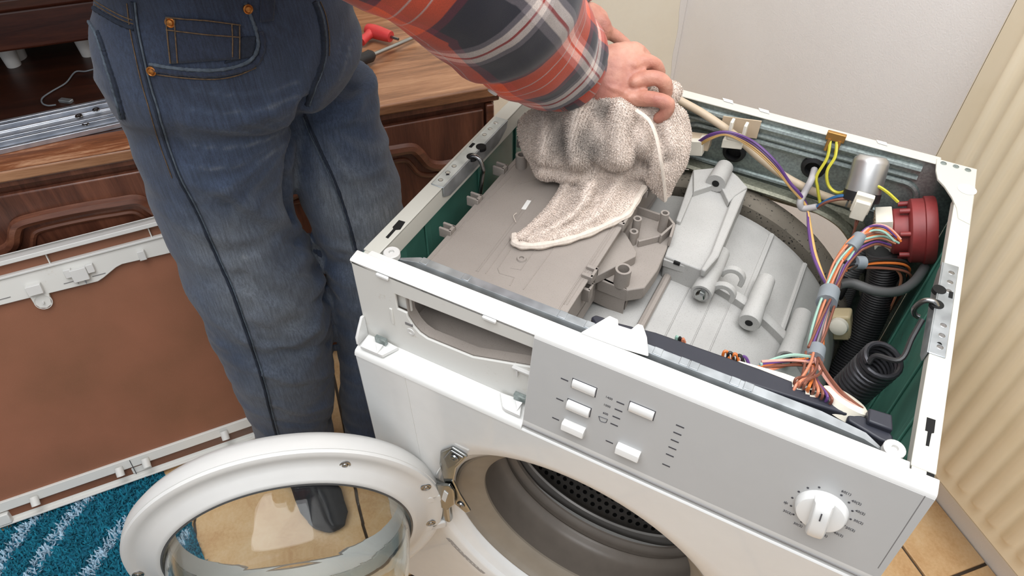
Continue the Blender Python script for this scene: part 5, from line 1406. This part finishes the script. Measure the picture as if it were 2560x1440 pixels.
sewn(fly, .0030, 'denim_dark', 'fly_seam'); sewn([(x+6, y) for x, y in fly], .0012, 'denim_pale', 'seam_ridge', .0016); sewn([(x+16, y) for x, y in fly[:4]], .0006, 'stitch', 'stitching', .0008)
pk = [(374, 160), (420, 168), (480, 174), (540, 175), (590, 166), (625, 150), (644, 118), (640, 80), (626, 40), (612, 6)]
sewn(pk, .0019, 'denim_pale', 'pocket_edge', .001); sewn([(x, y+11) for x, y in pk[:5]]+[(636, 160), (656, 122), (652, 80)], .0034, 'denim', 'pocket_band', .0002); sewn([(x+2, y+22) for x, y in pk[:5]]+[(640, 168)], .0007, 'stitch', 'stitching', .0010)
jeanpatch([(414, 40), (601, 62), (600, 146), (424, 158)], 'coin_pocket', 'denim')
jeanpatch([(604, 92), (640, 90), (632, 140), (560, 158)], 'pocket_lining', 'denim_dark', .0006)
for pts in ([(416, 41), (508, 50), (600, 62)], [(418, 74), (510, 84), (600, 92)], [(418, 44), (422, 100), (428, 156)], [(438, 46), (441, 100), (445, 155)], [(597, 64), (598, 100), (598, 144)], [(578, 60), (580, 100), (580, 140)]):
    sewn(pts, .0007, 'stitch', 'stitching', .0034)
for q in ((427, 55), (381, 176), (618, 21)):
    p = on_jeans(q[0], q[1], .003); h = jtree.ray_cast(CAM, ray(*q).normalized())
    MB().lathe(p, h[1], [(.0052, -.002), (.0052, .0006), (.0042, .0010), (.0036, .0006), (.0028, .0018), (.0, .0024)], 20).build('rivet', 'copper_rivet', jeans)
yk = [(208, 2), (250, 30), (300, 58), (338, 72)]
sewn(yk, .0024, 'denim_dark', 'yoke_seam'); sewn([(x+2, y-10) for x, y in yk], .0006, 'stitch', 'stitching', .0008); sewn([(x+1, y-20) for x, y in yk], .0006, 'stitch', 'stitching', .0008)
bp = [(212, 28), (222, 52), (238, 78), (250, 110), (262, 150), (278, 200), (292, 250), (304, 295)]
sewn(bp, .0018, 'denim_pale', 'back_pocket_edge', .001); sewn([(x+7, y) for x, y in bp[2:]], .0026, 'denim_dark', 'back_pocket_seam', .0002)
jeanpatch([(650, -6), (684, -4), (680, 50), (648, 55)], 'belt_loop', 'denim', .003, 6); 
# waistband and belt (upper edge only)
wb = [Vector(secP[1][0])+Vector(secP[1][1])*math.cos(a)*1.015+Vector(secP[1][2])*math.sin(a)*1.015 for a in [2*math.pi*k/40 for k in range(41)]]

# shoes
wb = [c0_+Vector((.011, 0, .074))+a0_*math.cos(2*math.pi*k/40)*.985+b0_*math.sin(2*math.pi*k/40)*.985 for k in range(41)]
MB().tube(wb, .012, 8, False, flat=.35).build('belt', simple('belt_leather', S(74, 50, 44), .5), jeans)
for sec, nm in ((secR, 0), (secL, 1)):
    a = Vector(sec[-1][0]); fd = (FACE*.97+LEFT*(-.12 if nm == 0 else .02)).normalized(); fl_ = Vector((-fd.y, fd.x, 0))
    sb_ = MB()
    loft(sb_, [(a-fd*.075+Vector((0, 0, .028)), fl_*.022, Vector((0, 0, .022))), (a-fd*.055+Vector((0, 0, .035)), fl_*.034, Vector((0, 0, .034))), (a+Vector((0, 0, .04)), fl_*.038, Vector((0, 0, .04))), (a+fd*.06+Vector((0, 0, .034)), fl_*.041, Vector((0, 0, .034))), (a+fd*.12+Vector((0, 0, .026)), fl_*.046, Vector((0, 0, .026))), (a+fd*.165+Vector((0, 0, .021)), fl_*.038, Vector((0, 0, .020))), (a+fd*.19+Vector((0, 0, .018)), fl_*.018, Vector((0, 0, .012)))], 20)
    sb_.v = [Vector((p.x, p.y, p.z-.035)) for p in sb_.v]
    sm_ = remesh(sb_, .005, 2, 'shoe'); V = verts_np(sm_); V[:, 2] = np.maximum(V[:, 2], .001); set_verts(sm_, V)
    finish(sm_, 'shoe', simple('shoe_felt', S(34, 34, 38), .9, var=.3, scale=160), person)

# ---- plaid shirt: trunk and two sleeves, one cloth
sh_ = MB()
loft(sh_, [(PCN+TR*.26, LEFT*.15, FACE*.105), (sp1+TR*.06, LEFT*.165, FACE*.115), (sp2, LEFT*.185, FACE*.125), (PCN+TR*.88, LEFT*.16, FACE*.10), (neck-Vector((0, 0, .015)), LEFT*.075, FACE*.075)], 36)
cuffR = elR.lerp(wrR, .86)
for sh, el_, cu, rr in ((shR, elR, cuffR, [.075, .080, .084, .084, .078, .064, .050]), (shL, elL, elL.lerp(wrL, .92), [.075, .074, .07, .066, .062, .054, .048])):
    P = smooth_path([neck.lerp(sh, .45), sh, sh.lerp(el_, .55), el_, el_.lerp(cu, .45), el_.lerp(cu, .85), cu], 5)
    R2_ = list(np.interp(np.linspace(0, 6, len(P)), range(7), rr)); sh_.tube(P, R2_, 24)
shm = remesh(sh_, .006, 6, 'shirt')
V = verts_np(shm); Nn = norms_np(shm)
def seg_near(Vs, A, B):
    A = np.array(A[:]); B = np.array(B[:]); ab = B-A; t = np.clip(((Vs-A)@ab)/(ab@ab), 0, 1); q = A+t[:, None]*ab
    return np.linalg.norm(Vs-q, axis=1), t, q
ax_f = np.array((cuffR-elR).normalized()[:])
along = (V-np.array(elR[:]))@ax_f
fold = np.sin(along*95+vnoise(V, 10, 4)*3.2)*.5+np.sin(along*41+vnoise(V, 7, 8)*3)*.6
dR_, _, _ = seg_near(V, elR, cuffR)
env = np.exp(-np.clip(dR_-.1, 0, 1)/.05)*np.clip((along-.0)/.1, .3, 1)
V = V+Nn*(.0042*fold*env+.007*vnoise(V, 9, 6)+.0025*vnoise(V, 30, 7))[:, None]
set_verts(shm, V)
# plaid coordinates along and around each limb
uv = np.zeros((len(V), 2))
d1, t1, q1 = seg_near(V, shR, elR); d2, t2, q2 = seg_near(V, elR, cuffR); d3, t3, q3 = seg_near(V, shL, elL); d4, t4, q4 = seg_near(V, elL, wrL)
dt, tt_, qt = seg_near(V, PCN, neck); dt = dt-.07
dd = np.stack([d1, d2, d3, d4, dt], 1); which = dd.argmin(1)
Lu = (elR-shR).length; Lf = (cuffR-elR).length
def around(Vs, q, A, B):
    ax = np.array((B-A).normalized()[:]); ref = np.cross(ax, np.array(_u2[:])); ref /= np.linalg.norm(ref); w_ = np.cross(ax, ref); d_ = Vs-q
    return np.arctan2(d_@w_, d_@ref)
uv[:, 0] = np.where(which == 0, t1*Lu, np.where(which == 1, Lu+t2*Lf, np.where(which == 2, t3*Lu, np.where(which == 3, Lu+t4*Lf, V[:, 2]))))
uv[:, 1] = np.where(which == 0, around(V, q1, shR, elR)*.07, np.where(which == 1, around(V, q2, elR, cuffR)*.065, np.where(which == 2, around(V, q3, shL, elL)*.07, np.where(which == 3, around(V, q4, elL, wrL)*.065, V@np.array(LEFT[:])))))
fattr(shm, 'pu', uv[:, 0]); fattr(shm, 'pv', uv[:, 1])
def plaid():
    t = NT('plaid')
    def stripe(name, off, per):
        at = t.n('ShaderNodeAttribute'); at.attribute_name = name
        f = t.math('FRACT', t.math('ADD', t.math('DIVIDE', at.outputs['Fac'], per), off))
        nv_, mr, og, gy, cr_, rd = S(22, 22, 38), S(108, 26, 48), S(250, 88, 22), S(120, 112, 118), S(236, 222, 212), S(176, 44, 30)
        return t.ramp(f, [(0, nv_), (.12, nv_), (.125, mr), (.17, mr), (.175, og), (.275, og), (.28, cr_), (.288, og), (.36, og), (.365, cr_), (.373, og), (.47, og), (.475, mr), (.52, mr), (.525, nv_), (.62, nv_), (.625, gy), (.655, gy), (.66, cr_), (.70, cr_), (.703, rd), (.717, rd), (.72, cr_), (.76, cr_), (.765, gy), (.80, gy), (.805, nv_)])
    a = stripe('pu', .40, .165); b = stripe('pv', .52, .165)
    mixc = t.mix(.5, a, b)
    tw = t.noise(t.coord(scale=(1400, 1400, 1400)), 1, 2)
    col = t.mix(1., mixc, t.ramp(tw, [(.3, (.58, .58, .6, 1)), (.7, (.92, .92, .94, 1))]), 'MULTIPLY')
    t.bump(tw, .3, .0006)
    MT['plaid'] = t.set(col, .85, 0, Sheen_Weight=.2)
plaid()
shirt = finish(shm, 'shirt', 'plaid', person)
# rolled cuff
ax_ = (wrR-elR).normalized()
cm_ = MB().lathe(cuffR-ax_*.012, ax_, [(.046, -.012), (.0515, -.006), (.0535, .008), (.0525, .022), (.050, .028), (.0465, .029), (.0435, .024), (.043, .0), (.040, -.01)], 48)
for k, v in enumerate(cm_.v):
    d_ = v-cuffR; cm_.v[k] = v+d_.normalized()*.0022*noise.noise(v*55)
co = cm_.build('cuff', 'plaid', shirt)
ua = []; va = []
for v in cm_.v:
    d_ = v-cuffR; ua.append(d_.dot(ax_)+.02); va.append(math.atan2(d_.dot(ax_.cross(_u2).normalized()), d_.dot(_u2))*.06)
fattr(co.data, 'pu', ua); fattr(co.data, 'pv', va)
p = atd(1232, 229, (atd(0, 0, 1)-CAM).length*0+.80)
htree = BVHTree.FromPolygons([tuple(v) for v in V], [tuple(q.vertices) for q in shm.polygons])
h = htree.ray_cast(CAM, ray(1232, 229).normalized())
if h[0] is not None: MB().lathe(h[0], h[1], [(.0058, -.001), (.0056, .0018), (.0042, .0024), (.0036, .0014), (0, .0014)], 18).build('button', 'white_plastic', shirt)

# ================================================================ towel
tw_ = MB()
AX = (RV, VH, Vector((0, 0, 1)))
def tb(px, py, z, r): blob(tw_, atz(px, py, z), r, AX)
tb(1400, 352, .835, (.048, .042, .046)); tb(1460, 345, .840, (.060, .045, .052)); tb(1550, 338, .845, (.055, .045, .055)); tb(1370, 400, .812, (.022, .028, .026)); tb(1600, 320, .850, (.045, .035, .05)); tb(1440, 405, .812, (.05, .03, .026)); tb(1550, 395, .815, (.055, .03, .03))
tb(1470, 290, .856, (.055, .034, .034)); tb(1560, 286, .858, (.055, .03, .03)); tb(1622, 262, .868, (.028, .022, .026)); tb(1676, 232, .886, (.010, .010, .012)); tb(1630, 186, .895, (.008, .008, .008))
# hanging tongue on the right
chain(tw_, [atz(1640, 300, .862), atz(1650, 360, .838), atz(1652, 420, .812), atz(1656, 465, .790), atz(1662, 500, .776)], [.026, .030, .026, .015, .004])
chain(tw_, [atz(1665, 300, .862), atz(1680, 350, .838), atz(1682, 400, .815)], [.016, .014, .006])
# flap lying on the housing
lft = [(1440, 400), (1400, 470), (1365, 520), (1320, 565), (1284, 592)]; rgt = [(1640, 420), (1612, 468), (1570, 536), (1470, 585), (1345, 616)]
LS = smooth_path([Vector((a, b, 0)) for a, b in lft], 8); RS = smooth_path([Vector((a, b, 0)) for a, b in rgt], 8)
nu_, nv_ = 34, len(LS)
def flapz(u, v):
    r1 = math.exp(-((u-.33-.10*v)/.10)**2)*.030*(1-v)**.7; r2 = math.exp(-((u-.66)/.11)**2)*.018*(1-v)**.9; r0 = math.exp(-((u-.06)/.06)**2)*.010*(1-v*.6)
    return ZD+.0045+r1+r2+r0+.0022*noise.noise(Vector((u*6, v*8, 1)))+.003*(1-abs(2*u-1)**6)
top = []; bot = []
for j in range(nv_):
    for i in range(nu_):
        u = i/(nu_-1); v = j/(nv_-1); q = LS[j].lerp(RS[j], u); z = flapz(u, v)
        th = .0042 if 0 < i < nu_-1 and j < nv_-1 else .0015
        top.append(atz(q.x, q.y, z)+Vector((0, 0, th*.6))); bq = atz(q.x, q.y, z); bot.append(Vector((bq.x, bq.y, ZD+.0004)))
n_ = nu_*nv_; fs = []
for j in range(nv_-1):
    for i in range(nu_-1):
        a = j*nu_+i; fs.append([a, a+nu_, a+nu_+1, a+1]); fs.append([n_+a, n_+a+1, n_+a+nu_+1, n_+a+nu_])
for j in range(nv_-1):
    a = j*nu_; fs.append([a, n_+a, n_+a+nu_, a+nu_]); a = j*nu_+nu_-1; fs.append([a, a+nu_, n_+a+nu_, n_+a])
for i in range(nu_-1):
    a = i; fs.append([a, a+1, n_+a+1, n_+a]); a = (nv_-1)*nu_+i; fs.append([a, n_+a, n_+a+1, a+1])
tw_.add(top+bot, fs)
tm = remesh(tw_, .0032, 3, 'towel')
V = verts_np(tm); Nn = norms_np(tm)
hgt = np.clip((V[:, 2]-ZD-.01)/.05, 0, 1)
fo = vnoise(V, (22, 22, 9), 11); f2 = vnoise(V, (48, 48, 26), 13)
V = V+Nn*((.009*(1-2.4*np.abs(fo)))*hgt+.0028*f2*(.3+hgt))[:, None]
set_verts(tm, V)
tt0 = BVHTree.FromPolygons([tuple(v) for v in V], [tuple(p.vertices) for p in tm.polygons])
for pts, w_, am in (([(1512, 262), (1490, 300), (1478, 345), (1484, 400), (1490, 428)], .011, -.012), ([(1602, 300), (1592, 345), (1596, 390), (1606, 430)], .011, -.014), ([(1395, 300), (1388, 345), (1395, 400)], .012, -.008), ([(1440, 285), (1430, 340), (1440, 395)], .012, .008), ([(1545, 275), (1540, 330), (1548, 385)], .014, .010), ([(1640, 290), (1655, 340), (1668, 400)], .008, -.010), ([(1330, 412), (1400, 432), (1470, 440), (1560, 432), (1610, 425)], .008, -.006)):
    P = hit3(tt0, pts)
    if len(P) > 2: V = V+Nn*(am*np.exp(-(dist_path(V, P)/w_)**2))[:, None]
V[:, 2] = np.maximum(V[:, 2], np.where((V[:, 0] < dx1+.004), ZD+.0012, .74))
set_verts(tm, V); tm.update()
V = verts_np(tm); Nn = norms_np(tm)
stc = [(1435, 352, .86, .026, .8), (1480, 372, .85, .018, .6), (1510, 268, .89, .016, .55), (1395, 300, .87, .03, .3), (1640, 395, .83, .015, .4)]
def stain(p):
    s_ = 0
    for px, py, z, r, k in stc:
        c = atz(px, py, z); s_ = max(s_, k*math.exp(-((p-c).length/r)**2))
    return s_
tc = atz(1480, 430, ZD); 
tcen = Vector((tc.x, tc.y, ZD))
n1 = vnoise(V, 22, 17)
cols = np.zeros((len(V), 4), dtype=np.float32)
for i, p in enumerate(V):
    s_ = min(1, stain(Vector(p))*(1+.6*n1[i]))+max(0, n1[i]*.10)
    cols[i] = tuple(lin(a)*(1-s_)+lin(b)*s_ for a, b in zip((230, 215, 203), (98, 92, 87)))+(1,)
ca = tm.color_attributes.new('Color', 'FLOAT_COLOR', 'POINT'); ca.data.foreach_set('color', cols.ravel())
def towelmat():
    t = NT('towel_cloth'); at = t.n('ShaderNodeAttribute'); at.attribute_name = 'Color'
    b = t.noise(t.coord(), 650, 3, .7); t.bump(b, .7, .002)
    MT['towel_cloth'] = t.set(at.outputs['Color'], .95, 0, Sheen_Weight=.3)
towelmat()
loops = [(list(p.vertices), p.area) for p in tm.polygons]
towel = finish(tm, 'towel', 'towel_cloth', None, tcen); towel['_c'] = tcen[:]
tag(towel, 'grubby beige terry towel bunched under the hands on the grey housing', 'towel')
ar = np.array([a for _, a in loops]); pick = rng.choice(len(loops), 110000, p=ar/ar.sum())
vv, ff, cc = [], [], []
tcn = np.array(tcen[:])
for k in pick:
    ids = loops[k][0]; w_ = rng.random(len(ids)); w_ /= w_.sum(); p = (V[ids]*w_[:, None]).sum(0)-tcn; n = Nn[ids[0]]
    if p[2]+ZD < ZD+.0025: continue
    t_ = rng.normal(size=3); t_ -= n*(t_@n); t_ /= np.linalg.norm(t_)+1e-9
    s_ = np.cross(n, t_)*.00036; L_ = .0014+.0013*rng.random(); droop = np.array((0, 0, -.0006))
    b0 = len(vv); m_ = p+n*L_*.6+t_*.0005; e_ = p+n*L_+t_*.0013+droop
    vv += [p-s_, p+s_, m_+s_, m_-s_, e_]; ff += [(b0, b0+1, b0+2, b0+3), (b0+3, b0+2, b0+4)]
    c = cols[ids[0]]*(.85+.4*rng.random()); c[3] = 1; cc += [c]*5
me = bpy.data.meshes.new('terry_pile'); me.from_pydata([tuple(map(float, v)) for v in vv], [], ff)
ca = me.color_attributes.new('Color', 'FLOAT_COLOR', 'POINT'); ca.data.foreach_set('color', np.array(cc, dtype=np.float32).ravel())
me.materials.append(MT['towel_cloth']); po = bpy.data.objects.new('terry_pile', me); COL.objects.link(po); po.parent = towel; tag(po, kind='stuff')
# hems
simple('towel_hem', S(214, 202, 190), .9, var=.1, scale=300)
hp_ = [atz(a, b, ZD+.006) for a, b in ((1288, 588), (1286, 604), (1300, 613), (1345, 614), (1410, 602), (1470, 583), (1530, 556), (1568, 536), (1590, 502), (1610, 470))]
MB().tube(smooth_path(hp_, 5), [.0048+.0008*math.sin(k*1.3) for k in range(46)], 8).build('hem', 'towel_hem', towel)
hp_ = [atz(a, b, z) for a, b, z in ((1590, 275, .898), (1622, 300, .890), (1640, 340, .876), (1652, 400, .850), (1660, 455, .815), (1664, 502, .782))]
MB().tube(smooth_path(hp_, 6), .0034, 8, flat=.45).build('hem', 'towel_hem', towel)
for pts in ([(1290, 556, ZD+.002), (1284, 540, ZD+.003), (1292, 532, ZD+.004)], [(1696, 385, .80), (1712, 405, .79), (1704, 420, .785), (1722, 424, .785)]):
    MB().tube(smooth_path([atz(*t) for t in pts], 5), .0004, 5).build('loose_thread', 'towel_hem', towel)
for o in bpy.data.objects:
    if '_c' in o: del o['_c']
